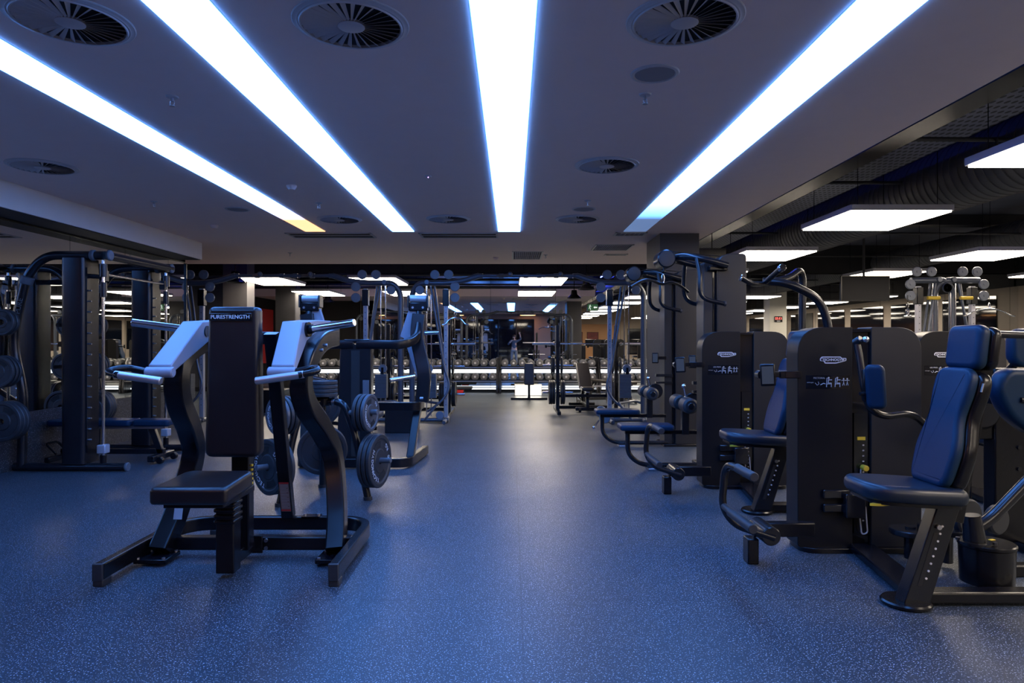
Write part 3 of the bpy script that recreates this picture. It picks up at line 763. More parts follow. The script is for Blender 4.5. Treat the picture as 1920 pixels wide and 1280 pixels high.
# plate tree behind the press: three bent legs at equal angles
TC = V((-1.70, 6.14, 0))
def plate_tree():
    T = Thing('plate_tree', 'dark three legged weight plate tree behind the shoulder press', 'weight tree', TC)
    angs = [-14, -128, 106]
    T.part('hub_post', MB().cyl((0, 0, .78), (0, 0, 1.03), .024, n=14), 'steelblue')
    T.part('hub_ring', MB().cyl((0, 0, .82), (0, 0, .90), .06, n=20, ch=.01), 'black')
    for a in angs:
        u = V((cos(radians(a)), sin(radians(a)), 0))
        lg = T.part('leg', MB().tube([u*.03+V((0, 0, .86)), u*.20+V((0, 0, .86)), u*.30+V((0, 0, .62)), u*.44+V((0, 0, .012))], .032, .12, 14), 'steelblue')
        T.part('rubber_foot', MB().cyl(u*.44+V((0, 0, 0)), u*.438+V((0, 0, .03)), .04, n=14), 'rubber', lg)
        T.part('collar', MB().cyl(u*.10+V((0, 0, .86)), u*.125+V((0, 0, .86)), .037, n=14), 'brushed' if a == -14 else 'black', lg)
        for zz, r0, r1 in ((.775, .26, .53), (.355, .36, .66)):
            T.part('peg', MB().cyl(u*r0+V((0, 0, zz-.01)), u*r1+V((0, 0, zz+.005)), .024, n=14, ch=.004), 'greyrub', lg)
    return T, angs
T, angs = plate_tree()
nm = {-14: 'right side', -128: 'left side', 106: 'rear side'}
for a in angs:
    u = V((cos(radians(a)), sin(radians(a)), 0))
    for zz, kind, r0, n in ((.77, 'mid', .375, 3), (.35, 'big', .46, 3)):
        if a == 106 and zz > .5: n = 2
        for k in range(n):
            kk = kind if (k == n-1 or kind == 'mid') else 'bigplain'
            if kind == 'mid' and k < n-1: kk = 'midplain'
            lb = f"{'small' if zz > .5 else 'large'} plate on the {'upper' if zz > .5 else 'lower'} {nm[a]} peg of the plate tree, " + (['innermost', 'middle', 'outermost'][k] if n == 3 else ['inner', 'outer'][k])
            put_plate(kk, TC+u*(r0+k*.042)+V((0, 0, zz)), u, lb, 'weight plates on the plate tree', .5+k*.7)
for k in range(4):
    put_plate('small' if 0 else 'bigsq', TC, (0, 0, 1), '', '') if 0 else None
    o = copy_thing(PL['midplain']); o['label'] = 'flat lying round plate stacked on top of the tree, '+['lowest', 'second lowest', 'second from top', 'topmost'][k]; o['group'] = 'plates lying flat on the plate tree'
    orient(o, TC+V((0, 0, .925+k*.036)), (0, 0, 1), k*.8); o.scale = (1, .78, .78)
put = MB()

# ------------------------------------------------------------------ second plate loaded machine behind
def machine2():
    C2 = -1.75
    T = Thing('chest_press_machine', 'plate loaded press with blue lit frame standing behind the plate tree', 'exercise machine', (C2, 7.9, 0))
    W = dict(world=True)
    pts = fillet([(C2-.50, 8.5, .07), (C2-.67, 8.3, .07), (C2-.55, 7.42, .07), (C2+.55, 7.42, .07), (C2+.67, 8.3, .07), (C2+.50, 8.5, .07)], .1, 6)
    pts = fillet([(C2-.68, 8.45, .065), (C2-.60, 7.52, .065), (C2+.60, 7.52, .065), (C2+.68, 8.45, .065)], .14, 6)
    T.part('base_rail', MB().sweep(pts, rrect(.10, .07, .008, 2), (0, 0, 1)), 'black', **W)
    for s in (-1, 1): T.part('rubber_foot', MB().b2(C2+s*.66-.035, C2+s*.66+.035, 8.36, 8.46, 0, .03), 'rubber', **W)
    # broad centre tower
    out = roundpoly([(-.215, 0), (.165, 0), (.175, 1.30), (-.175, 1.34)], .02)
    T.part('centre_tower', MB().prism(out, (C2+.01, 7.60, .05), (1, 0, 0), (0, 0, 1), (0, .14, 0)), 'steelblue', bevel=.012, **W)
    T.part('tower_groove', MB().b2(C2-.04, C2+.055, 7.592, 7.60, .12, 1.30), 'grilledark', **W)
    T.part('grey_plate', MB().b2(C2+.09, C2+.16, 7.585, 7.6, .70, .97), 'greyrub', bevel=.003, **W)
    T.part('adjuster_cap', MB().b2(C2-.12, C2+.17, 7.585, 7.66, 1.39, 1.425), 'steelblue', bevel=.01, **W)
    # cross arm that bends back and up to the arm heads
    for s in (-1, 1):
        pts = spline([(C2+s*.02, 7.62, 1.37), (C2+s*.30, 7.62, 1.365), (C2+s*.52, 7.66, 1.37), (C2+s*.63, 7.86, 1.43), (C2+s*.655, 8.0, 1.56), (C2+s*.65, 8.12, 1.80)], 6)
        T.part('cross_arm', MB().sweep(pts, [(b_, a) for a, b_ in rrect(.07, .10, .02, 3)], (0, 0, 1)), 'black', **W)
        x = C2+s*.64
        h = T.part('arm_head', MB().b2(x-.11, x+.11, 8.04, 8.2, 1.76, 1.86), 'black', bevel=.012, **W)
        T.part('head_roller', MB().cyl((x-.10, 8.10, 1.905), (x+.10, 8.10, 1.905), .045, n=20, ch=.005), 'silver', h, **W)
        T.part('head_plate', MB().b2(x-.125, x-.105, 8.03, 8.2, 1.80, 1.95).b2(x+.105, x+.125, 8.03, 8.2, 1.80, 1.95), 'black', h, bevel=.01, **W)
        bo = MB()
        for a in (-.06, .06): bo.cyl((x+a, 8.03, 1.80), (x+a, 8.042, 1.80), .014, n=8)
        T.part('bolt', bo, 'brushed', h, **W)
        # pale wedge cover hanging from the head
        out = roundpoly([(-.10*s, 1.82), (.02*s, 1.80), (.05*s, 1.05), (0*s, .92), (-.17*s, 1.44), (-.215*s, 1.46)], .01)
        T.part('arm_cover', MB().prism([(a, b_) for a, b_ in out], (x, 8.08, 0), (1, 0, 0), (0, 0, 1), (0, .07, 0)), 'cover', bevel=.006, label='light grey wedge shaped arm cover', **W)
        pts = spline([(x+s*.02, 8.02, 1.72), (x+s*.00, 8.0, 1.45), (x+s*.05, 7.98, 1.20), (x+s*.085, 7.96, 1.0), (x+s*.06, 7.95, .70)], 6)
        T.part('curved_arm', MB().sweep(pts, rrect(.16, .06, .015, 2), (1, 0, 0)), 'steelblue', **W)
        T.part('plate_horn', MB().cyl((x+s*.07, 8.05, 1.50), (x+s*.25, 8.05, 1.51), .026, n=14, ch=.004), 'chrome', **W)
        T.part('hand_grip', MB().cyl((x-s*.02, 7.93, 1.00), (x-s*.28, 7.75, .96), .022, n=14, ch=.004), 'chrome', label='chrome hand grip', **W)
        T.part('upright', MB().sweep([(C2+s*.66, 7.98, .70), (C2+s*.60, 7.72, .08)], rrect(.085, .10, .008, 2), (1, 0, 0)), 'black', **W)
        T.part('bolt', MB().cyl((C2+s*.68, 7.93, .74), (C2+s*.72, 7.93, .74), .018, n=10), 'brushed', **W)
    pts = fillet([(C2-.68, 8.15, .66), (C2-.68, 7.78, .66), (C2+.68, 7.78, .66), (C2+.68, 8.15, .66)], .08, 5)
    T.part('lower_crossbar', MB().sweep(pts, rrect(.10, .05, .008, 2), (0, 0, 1)), 'black', **W)
    # seat facing away
    T.part('seat', MB().cushion(rrect(.42, .40, .05), (C2, 8.05, .50), (1, 0, 0), (0, 1, 0), (0, 0, 1), .08, .025), 'bluevinyl', **W)
    T.part('seat_post', MB().b2(C2-.04, C2+.04, 7.98, 8.08, .02, .5), 'black', **W)
    T.part('back_pad', MB().cushion(rrect(.32, .68, .05), (C2, 7.76, 1.0), (1, 0, 0), (0, 0, 1), (0, 1, 0), .08, .025), 'bluevinyl', **W)
machine2()

# ------------------------------------------------------------------ smith machine on the left
def smith():
    T = Thing('smith_machine', 'dark blue lit smith machine with chrome guide rods by the left mirror', 'exercise machine', (-4.7, 8.0, 0))
    W = dict(world=True)
    for y, nmx in ((7.36, 'near'), (8.70, 'far')):
        out = rrect(.255, .30, .045, 5)
        c = T.part('upright_column', MB().sweep([(-4.72, y+.11, .08), (-4.72, y+.11, 2.30)], out, (1, 0, 0)), 'steelblue', **W)
        T.part('column_groove', MB().b2(-4.588, -4.578, y+.0, y+.2, .2, 2.2), 'black', c, **W)
        T.part('floor_tube', MB().tube([(-5.38, y+.02, .045), (-4.17, y+.02, .045)], .042, 0, 14), 'steelblue', **W)
        T.part('tube_cap', MB().cyl((-4.175, y+.02, .045), (-4.145, y+.02, .045), .05, n=18, ch=.008), 'greyrub', **W)
        T.part('guide_rod', MB().cyl((-4.43, y+.04, .10), (-4.43, y+.04, 2.28), .017, n=12), 'chrome', label='chrome guide rod', **W)
        T.part('rod_socket', MB().cyl((-4.43, y+.04, .07), (-4.43, y+.04, .17), .032, n=14), 'black', **W)
        T.part('rod_stop', MB().b2(-4.475, -4.385, y-.01, y+.09, .19, .285), 'silver', bevel=.01, **W)
        T.part('rod_clamp', MB().cyl((-4.43, y+.04, 2.10), (-4.43, y+.04, 2.24), .04, n=14).cyl((-4.43, y+.04, 1.88), (-4.43, y+.04, 2.04), .033, n=14), 'steelblue', **W)
        # hook pegs up the column
        h = MB()
        for k in range(15): zz = .34+k*.115; h.cyl((-4.59, y+.02, zz), (-4.545, y+.02, zz), .009, n=8)
        T.part('hook_pegs', h, 'brushed', **W)
        pl = MB().b2(-4.60, -4.575, y-.01, y+.05, .28, 2.1); T.part('peg_strip', pl, 'steelblue', **W)
        # bent rear frame toward the mirror
        T.part('rear_frame', MB().tube([(-4.42, y+.02, 2.33), (-5.05, y+.02, 2.33), (-5.24, y+.02, 2.12), (-5.38, y+.02, 1.55), (-5.38, y+.02, 1.28), (-5.28, y+.02, .85), (-5.30, y+.02, .05)], .047, .16, 14), 'steelblue', **W)
        T.part('frame_knuckle', MB().cyl((-5.225, y+.02, 2.10), (-5.255, y+.02, 2.02), .062, n=18, ch=.01), 'greyrub', **W)
        T.part('top_joint', MB().cyl((-4.50, y+.02, 2.33), (-4.55, y+.02, 2.33), .06, n=18, ch=.01).cyl((-4.365, y+.02, 2.33), (-4.33, y+.02, 2.33), .06, n=18, ch=.01), 'greyrub', **W)
        for zz, L in ((1.60, .38), (1.09, .42), (.58, .42)):
            T.part('plate_peg', MB().cyl((-5.34, y, zz), (-5.34, y-L, zz), .024, n=12), 'steelblue', **W)
    T.part('top_tube', MB().tube([(-4.39, 7.36, 2.33), (-4.37, 8.76, 2.33)], .045, 0, 14), 'steelblue', **W)
    T.part('counter_arm', MB().tube([(-4.86, 7.40, 2.13), (-4.45, 7.40, 2.10)], .025, 0, 12), 'steelblue', **W)
    T.part('smith_bar', MB().cyl((-4.43, 7.40, 2.13), (-4.43, 8.74, 2.13), .014, n=12), 'chrome', label='thin chrome bar', **W)
    hk = MB()
    for y in (7.44, 8.70): hk.b2(-4.48, -4.41, y-.03, y+.03, 2.06, 2.17)
    T.part('bar_hook', hk, 'steelblue', **W)
    T.part('frame_print', text_mb('PURE', .075, (-5.29, 7.325, 1.78), (.22, 0, .97), (-.97, 0, .22), .001), 'greyrub', **W)
    T.part('counterweight_tube', MB().tube([(-5.22, 7.5, 2.05), (-4.9, 7.55, 2.05)], .03, 0, 10), 'steelblue', **W)
    # plates stored on the pegs
    for y, yn in ((7.36, 'near'), (8.70, 'far')):
        for zz, kind, n, rn in ((1.60, 'small', 2, 'top'), (1.09, 'midplain', 3, 'middle'), (.58, 'medium', 3, 'bottom')):
            for k in range(n):
                lb = f"{['back', 'middle', 'front'][k] if n == 3 else ['back', 'front'][k]} plate on the {rn} peg of the {yn} smith machine frame"
                put_plate(kind, V((-5.225 if kind == 'medium' else -5.27, y-.25-k*.055 if y < 8 else y-.03-k*.055, zz)), (0, -1, 0), lb, 'weight plates on the smith machine', k*.5)
smith()

def bench(label, loc, rz, back=0., mat='bluevinyl', frame='steelblue', wheels=True):
    """adjustable bench along local X: back pad -X side (tilted up by back), seat at +X"""
    T = Thing('weight_bench', label, 'bench', loc, rz, None)
    T.part('base_beam', MB().b2(-.60, .60, -.03, .03, .09, .15), frame, bevel=.005)
    T.part('cross_foot', MB().b2(.52, .60, -.24, .24, .03, .10), frame, bevel=.01)
    T.part('cross_foot', MB().b2(-.62, -.56, -.28, .28, .03, .09), frame, bevel=.01)
    T.part('support_leg', MB().sweep([(.56, 0, .10), (.45, 0, .40)], rrect(.06, .07, .006, 2), (0, 1, 0)), frame)
    T.part('support_leg', MB().sweep([(-.58, 0, .10), (-.35, 0, .40)], rrect(.06, .07, .006, 2), (0, 1, 0)), frame)
    T.part('top_beam', MB().b2(-.5, .62, -.035, .035, .385, .42), 'silver', label='pale strip under the pad')
    T.part('seat_pad', MB().cushion(roundpoly([(.28, -.13), (.70, -.12), (.70, .12), (.28, .13)], .04), (0, 0, .42), (1, 0, 0), (0, 1, 0), (0, 0, 1), .075, .022), mat)
    cu = MB().cushion(roundpoly([(0, -.14), (.96, -.14), (.96, .14), (0, .14)], .04), (.26, 0, .42), (-cos(back), 0, sin(back)), (0, 1, 0), (sin(back), 0, cos(back)), .075, .022)
    T.part('back_pad', cu, mat)
    if back: T.part('back_brace', MB().sweep([(-.45, 0, .14), (.26-.55*cos(back), 0, .42+.55*sin(back))], rrect(.04, .04, .004, 1), (0, 1, 0)), frame)
    if wheels:
        for s in (-1, 1): T.part('wheel', MB().cyl((.63, s*.16-.025, .04), (.63, s*.16+.025, .04), .04, n=18, ch=.006), 'black')
        T.part('pull_handle', MB().tube([(-.60, -.1, .10), (-.72, -.1, .22), (-.72, .1, .22), (-.60, .1, .10)], .014, .04, 8), frame)
    return T
bench('flat dark bench standing inside the smith machine', (-4.66, 7.98, 0), 0)
# ------------------------------------------------------------------ weight stack machines on the right
def tower_machine(label, press):
    """origin: front left floor corner of the twin shield tower; +x to the right, +y away from the aisle viewpoint"""
    T = Thing('chest_fly_machine' if press else 'seated_row_machine', label, 'exercise machine', (1.9, 4.54, 0))
    H = 1.495
    # two tall shields with one big rounded top corner each
    left = roundpoly([(0, .03), (.365, .03), (.365, H), (0, H)], [.03, .005, .01, .24], 8)
    right = roundpoly([(.495, .03), (.83, .03), (.83, H), (.495, H)], [.005, .03, .26, .01], 8)
    sh = T.part('left_shield', MB().prism(left, (0, 0, 0), (1, 0, 0), (0, 0, 1), (0, .19, 0)), 'tower', bevel=.010, smooth=25)
    T.part('right_shield', MB().prism(right, (0, .01, 0), (1, 0, 0), (0, 0, 1), (0, .19, 0)), 'towerside', bevel=.008, smooth=25, label='lighter grey right shield')
    T.part('stack_housing', MB().b2(.365, .495, .035, .17, .03, 1.485), 'blackgloss')
    T.part('top_cap', MB().b2(.367, .493, .012, .035, 1.462, 1.484), 'blackgloss', bevel=.003)
    ws = T.part('weight_stack', MB().b2(.385, .475, .02, .034, .12, .92), 'blackgloss')
    p = MB()
    for k in range(15): p.b2(.440, .452, .018, .021, .20+k*.036, .209+k*.036)
    T.part('pin_holes', p, 'paleink', ws)
    T.part('stack_label', MB().b2(.405, .458, .015, .021, .742, .764), 'yellow', ws, label='yellow stack label')
    k = MB().cyl((.442, .02, .56), (.442, -.03, .56), .020, n=20, ch=.004)
    T.part('selector_pin', k, 'yellow', ws, label='yellow round selector pin')
    T.part('pin_cord', MB().tube([(.425, .01, .55), (.40, -.01, .30), (.42, -.01, .12), (.46, -.01, .13), (.455, .01, .3)], .005, .06, 6), 'silver', ws)
    # maker's plate: outlined badge with lettering
    bx, bz = .235, 1.278
    out = roundpoly([(-.082, .030), (.055, .030), (.062, .017), (.095, .017), (.095, -.008), (.062, -.020), (.02, -.034), (-.06, -.034), (-.068, -.012), (-.095, -.010), (-.095, .012)], .006, 2)
    T.part('maker_badge', MB().prism([(a*.92, b_*.72) for a, b_ in out], (bx, -.0025, bz), (1, 0, 0), (0, 0, 1), (0, .003, 0)), 'letter', sh, label='pale outlined TECHNOGYM badge')
    T.part('badge_field', MB().prism([(a*.85, b_*.52) for a, b_ in out], (bx, -.0035, bz), (1, 0, 0), (0, 0, 1), (0, .002, 0)), 'tower', sh)
    T.part('badge_lettering', text_mb('TECHNOGYM', .0235, (bx, -.0042, bz), (1, 0, 0), (0, 0, 1), .0006, bold=.0004), 'letter', sh)
    # instruction strip with small figures
    T.part('instruction_strip', MB().b2(.055, .345, -.002, .001, 1.085, 1.175), 'blackgloss', sh)
    f = MB(); y = -.0035
    def stick(x, z, s, kind):
        w = .0016
        f.cyl((x, y, z+.030*s), (x, y+.001, z+.030*s), .0065*s, n=10)
        segs = {0: [((0, .022), (0, -.005)), ((0, .018), (.02, .012)), ((0, .018), (-.02, .012)), ((0, -.005), (-.009, -.034)), ((0, -.005), (.009, -.034))],
                1: [((0, .022), (-.004, -.006)), ((0, .016), (.022, .016)), ((-.004, -.006), (.018, -.006)), ((.018, -.006), (.018, -.034)), ((-.012, .03), (-.016, -.034)), ((-.016, -.012), (.02, -.012))]}[kind]
        for a, b_ in segs: f.tube([(x+a[0]*s, y, z+a[1]*s), (x+b_[0]*s, y, z+b_[1]*s)], .0026*s, 0, 5)
    stick(.205, 1.130, .95, 1); stick(.262, 1.130, .95, 1); stick(.304, 1.132, .7, 0); stick(.328, 1.132, .7, 0)
    f.tube([(.115, y, 1.125), (.128, y, 1.110), (.140, y, 1.118), (.135, y, 1.132)], .002, 0, 5).tube([(.150, y, 1.112), (.170, y, 1.122), (.182, y, 1.118)], .003, 0, 5)
    T.part('instruction_figures', f, 'paleink', sh)
    T.part('instruction_text', text_mb('PECTORAL' if press else 'LEG PRESS', .016, (.142, y, 1.157), (1, 0, 0), (0, 0, 1), .0004), 'paleink', sh)
    T.part('instruction_text', text_mb('technogym', .010, (.082, y, 1.128), (1, 0, 0), (0, 0, 1), .0004), 'paleink', sh)
    # screen on an arm at the aisle side
    T.part('screen_bracket', MB().b2(-.12, .02, -.012, .02, 1.155, 1.205).b2(-.20, -.12, -.006, .012, 1.162, 1.198), 'black', bevel=.004)
    T.part('bracket_plate', MB().b2(-.085, -.012, -.0155, -.011, 1.162, 1.198), 'blackgloss')
    br = T.part('display', MB().box((-.222, -.06, 1.18), (.095, .022, .145), rz=-.38, ry=-.05), 'black', bevel=.008, label='small tablet display')
    T.part('display_glass', MB().box((-.2265, -.072, 1.18), (.072, .003, .115), rz=-.38, ry=-.05), 'screen', br)
    T.part('display_mount', MB().cyl((-.25, -.03, 1.18), (-.25, .03, 1.18), .028, n=16), 'steelblue', br)
    T.part('floor_plinth', MB().prism(rrect(.80, .30, .10, 5), (.42, .11, 0), (1, 0, 0), (0, 1, 0), (0, 0, .035)), 'black', bevel=.004)
    # foot pedal lever reaching into the aisle
    T.part('pedal_arm', MB().b2(-.36, .03, -.20, -.13, .155, .245).b2(-.42, -.35, -.26, -.16, 0, .16), 'black', bevel=.008)
    T.part('pedal_boss', MB().cyl((-.31, -.36, .205), (-.31, -.10, .205), .058, n=24, ch=.006), 'steelblue')
    lev = T.part('pedal_lever', MB().tube([(-.29, -.35, .195), (-.53, -.33, .27), (-.60, -.31, .38), (-.575, -.30, .645), (-.545, -.55, .642)], .023, .10, 14), 'steelblue')
    T.part('pedal_grip', MB().cyl((-.551, -.45, .643), (-.543, -.72, .640), .027, n=20, ch=.004), 'rubber', lev)
    T.part('pedal_grip', MB().cyl((-.588, -.44, .375), (-.575, -.79, .368), .027, n=20, ch=.004).cyl((-.59, -.30, .385), (-.587, -.46, .377), .021, n=14), 'rubber', lev)
    # lower covers on the left shield
    c = MB().b2(.16, .40, -.03, .0, .36, .42).b2(.16, .40, -.03, 0, .27, .325).b2(.29, .42, -.07, -.02, .24, .40)
    T.part('rail_cover', c, 'blackgloss', bevel=.008)
    # chair: foot, slanted post, seat, back rest, head rest
    yc = -.92
    T.part('chair_foot', MB().cyl((.20, yc+.02, 0), (.20, yc+.02, .028), .125, n=28, ch=.008), 'black')
    post = T.part('chair_post', MB().prism([(.15, .02), (.29, .02), (.47, .60), (.35, .60)], (0, yc-.045, 0), (1, 0, 0), (0, 0, 1), (0, .09, 0)), 'steelblue', bevel=.006)
    T.part('post_slot', MB().prism([(.222, .12), (.246, .12), (.334, .40), (.310, .40)], (0, yc-.047, 0), (1, 0, 0), (0, 0, 1), (0, .004, 0)), 'grilledark', post)
    d = MB()
    for k in range(8): d.cyl((.268+k*.0122, yc-.045, .16+k*.039), (.268+k*.0122, yc-.049, .16+k*.039), .006, n=8)
    T.part('height_numbers', d, 'letter', post)
    b_ = MB().cyl((.33, yc-.05, .43), (.33, yc-.062, .43), .013, n=10).cyl((.39, yc-.05, .56), (.39, yc-.062, .56), .012, n=10)
    T.part('bolt', b_, 'brushed', post)
    out = roundpoly([(-.09, -.18), (.14, -.21), (.42, -.19), (.42, .19), (.14, .21), (-.09, .18)], [.14, .05, .06, .06, .05, .14], 6)
    st = T.part('seat', MB().cushion(out, (0, yc, .585), (1, 0, -.06), (0, 1, 0), (0, 0, 1), .088, .038), 'seatvinyl', smooth=50)
    T.part('seat_shell', MB().prism(inset(out, .03), (0, yc, .570), (1, 0, -.06), (0, 1, 0), (0, 0, .02)), 'black', st)
    T.part('seat_lever', MB().prism(roundpoly([(-.16, -.02), (-.10, -.03), (-.03, -.01), (-.03, .03), (-.10, .02)], .01), (.08, yc-.12, .563), (1, 0, 0), (0, 1, 0), (0, 0, .012)), 'yellow', st, label='yellow seat lever')
    half = [(0, .13), (.05, .155), (.20, .17), (.36, .122), (.50, .148), (.58, .140), (.615, .10)]
    out = [(-w, z) for z, w in half]+[(w, z) for z, w in reversed(half)]
    out = [(a, b2) for a, b2 in roundpoly(out, .05, 3)]
    N = V((-1, 0, .26)).normalized(); NB = N*.035
    T.part('backrest', MB().cushion(out, V((.375, yc, .63))+NB, (0, 1, 0), (.26, 0, 1), N, .060, .024), 'bluevinyl', smooth=50)
    T.part('backrest_shell', MB().cushion(inset(out, .004), V((.375, yc, .63))+NB, (0, 1, 0), (.26, 0, 1), -N, .080, .03), 'black', smooth=50)
    T.part('fabric_tag', MB().box((.487, yc-.155, 1.165), (.005, .010, .045), ry=.25), 'tag')
    T.part('headrest', MB().cushion(rrect(.27, .235, .05, 5), (.555, yc+.01, 1.365), (0, 1, 0), (.12, 0, 1), V((-1, 0, .12)), .07, .030), 'bluevinyl', smooth=50)
    T.part('headrest_shell', MB().cushion(rrect(.26, .225, .05, 5), (.556, yc+.01, 1.365), (0, 1, 0), (.12, 0, 1), V((1, 0, -.12)), .06, .025), 'black', smooth=50)
    T.part('backrest_bracket', MB().b2(.40, .50, yc-.04, yc+.04, .55, .75), 'black', bevel=.006)
    T.part('headrest_post', MB().b2(.52, .56, yc-.04, yc+.06, 1.15, 1.40), 'black', bevel=.006)
    T.part('back_spine', MB().sweep([(.44, yc, .45), (.60, yc, 1.28)], rrect(.06, .08, .01, 2), (0, 1, 0)), 'black')
    # floor frame under the chair and to the tower
    T.part('floor_rail', MB().sweep([(.22, yc+.03, .045), (.98, yc+.03, .045)], rrect(.10, .06, .01, 2), (0, 1, 0)), 'black')
    T.part('floor_rail', MB().sweep([(.30, yc+.05, .035), (.42, -.02, .035)], rrect(.16, .05, .01, 2), (1, 0, 0)), 'black')
    if press:
        # padded arm hanging in front of the dark gap
        T.part('arm_joint', MB().cyl((.285, -.19, 1.39), (.305, -.23, 1.415), .026, n=16, ch=.004), 'steelblue')
        T.part('arm_knob', MB().ball((.325, -.245, 1.412), .021, 14), 'chrome')
        T.part('pad_arm', MB().tube([(.29, -.2, 1.40), (.30, -.22, 1.30), (.31, -.25, 1.12), (.33, -.28, .98), (.42, -.28, .93), (.60, -.28, .955), (.72, -.24, .86)], .022, .08, 12), 'steelblue')
        T.part('arm_pad', MB().cushion(rrect(.11, .27, .035, 4), (.325, -.36, 1.125), V((.9, -.43, 0)), (-.06, 0, 1), V((-.43, -.9, 0)), .065, .025), 'bluevinyl', smooth=50)
        T.part('pad_back_plate', MB().box((.30, -.33, 1.13), (.075, .09, .20), rz=-.4), 'black', bevel=.012)
        T.part('adjust_knob', MB().cyl((.23, -.36, 1.08), (.30, -.36, 1.08), .012, n=12), 'steelblue')
        # lever drum beside the chair
        ax, ay = .77, -.70
        dr = T.part('lever_drum', MB().cyl((ax, ay, .05), (ax, ay, .25), .132, .138, n=36).cyl((ax, ay, .25), (ax, ay, .275), .143, n=36, ch=.006), 'black')
        T.part('drum_post', MB().cyl((ax-.08, ay-.02, .27), (ax-.10, ay-.02, .43), .058, .045, n=24).cyl((ax-.08, ay-.02, .27), (ax-.08, ay-.02, .285), .085, n=24), 'steelblue', dr)
        T.part('warning_mark', MB().box((ax+.05, ay+.03, .277), (.035, .02, .002), rz=.3), 'yellow', dr, label='yellow warning mark')
        T.part('bolt', MB().cyl((ax-.01, ay-.08, .28), (ax-.01, ay-.08, .295), .012, n=6).cyl((ax-.15, ay+.02, .28), (ax-.15, ay+.02, .295), .012, n=6), 'rubber', dr)
        T.part('lever_arm', MB().tube([(ax-.09, ay-.01, .34), (ax+.02, ay, .40), (ax+.35, ay+.02, .72)], .032, .08, 14), 'steelblue')
        for cx_, cy_, r, zz in ((.80, -.30, .16, .24), (.62, -.22, .12, .20)):
            T.part('flat_pulley', MB().cyl((cx_, cy_, zz-.018), (cx_, cy_, zz+.018), r, n=32, ch=.006).cyl((cx_, cy_, .03), (cx_, cy_, zz), .035, n=14).cyl((cx_, cy_, zz), (cx_, cy_, zz+.03), .03, n=14), 'steelblue')
        T.part('side_pulley', MB().cyl((.87, -.34, .33), (.89, -.39, .33), .11, n=30, ch=.01), 'rubber')
        T.part('side_pulley', MB().cyl((1.08, -.30, .30), (1.10, -.35, .30), .09, n=28, ch=.01), 'rubber')
        T.part('cable', MB().cyl((.84, -.33, .35), (.84, -.33, 1.1), .004, n=6).cyl((.93, -.33, .35), (.93, -.33, 1.1), .004, n=6), 'black')
        T.part('headrest_bar', MB().tube([(.60, yc+.02, 1.44), (.72, yc+.02, 1.437), (1.12, yc+.06, 1.425)], .020, .04, 12), 'steelblue')
    return T
TP = tower_machine('nearest seated machine on the right, blue padded chair with headrest before twin black shields', True)
TQ = tower_machine('second seated machine behind the nearest one, black shields with blue chair half hidden', False)
TQ.o.location = (1.81, 6.5, 0)
for x, y, lb in ((3.78, 6.35, 'warm lit seated machine in the next row, glimpsed beyond the nearest tower'), (3.95, 9.0, 'seated machine farther back in the next row beyond the nearest tower'),
                 (6.4, 3.4, 'seated machine outside the right edge, seen only in the left mirror'), (6.4, 5.8, 'seated machine two rows right, seen in the left mirror'), (6.4, 8.3, 'seated machine before the far cable tower, two rows right')):
    copy_thing(TQ.o, (x, y, 0), 0, lb)

# machine cut off by the right frame edge
def edge_machine():
    T = Thing('arm_extension_machine', 'dark machine cut off by the right edge with blue padded housing', 'exercise machine', (3.35, 4.5, 0))
    W = dict(world=True)
    T.part('upright_frame', MB().b2(3.24, 3.62, 4.58, 4.70, .05, 1.22), 'black', bevel=.012, **W)
    T.part('bolt', MB().cyl((3.40, 4.58, .69), (3.40, 4.568, .69), .014, n=10).cyl((3.40, 4.58, .545), (3.40, 4.568, .545), .014, n=10), 'steelblue', **W)
    T.part('cross_beam', MB().b2(3.02, 3.26, 4.60, 4.68, .74, .86), 'black', bevel=.008, **W)
    T.part('round_cover', MB().cyl((3.16, 4.56, .93), (3.16, 4.62, .93), .12, n=30, ch=.02), 'steelblue', **W)
    out = roundpoly([(0, 0), (.06, .115), (.60, .10), (.62, -.25), (.22, -.27), (.07, -.16)], [.05, .06, .02, .02, .06, .08], 5)
    T.part('padded_housing', MB().cushion(out, (2.70, 3.92, 1.135), (1, 0, 0), (0, 0, 1), (0, -1, 0), .12, .035), 'bluevinyl', smooth=50, **W)
    T.part('housing_ridge', MB().cyl((2.83, 3.80, 1.075), (3.3, 3.80, 1.06), .016, n=12), 'steelblue', **W)
    T.part('housing_bracket', MB().b2(2.9, 3.0, 3.92, 4.62, 1.02, 1.1).b2(2.93, 3.27, 4.55, 4.62, 1.0, 1.12), 'black', bevel=.006, **W)
    T.part('shoulder_pad', MB().cushion(rrect(.30, .25, .08, 5), (3.33, 4.42, 1.36), (1, 0, 0), (0, 0, 1), (0, -1, 0), .09, .03), 'bluevinyl', smooth=50, **W)
    T.part('pad_post', MB().cyl((3.33, 4.42, 1.34), (3.33, 4.64, 1.15), .025, n=12), 'black', **W)
    T.part('foot_frame', MB().b2(2.95, 3.7, 4.05, 4.13, .0, .07).b2(3.38, 3.46, 4.05, 4.7, 0, .07), 'black', bevel=.008, **W)
edge_machine()

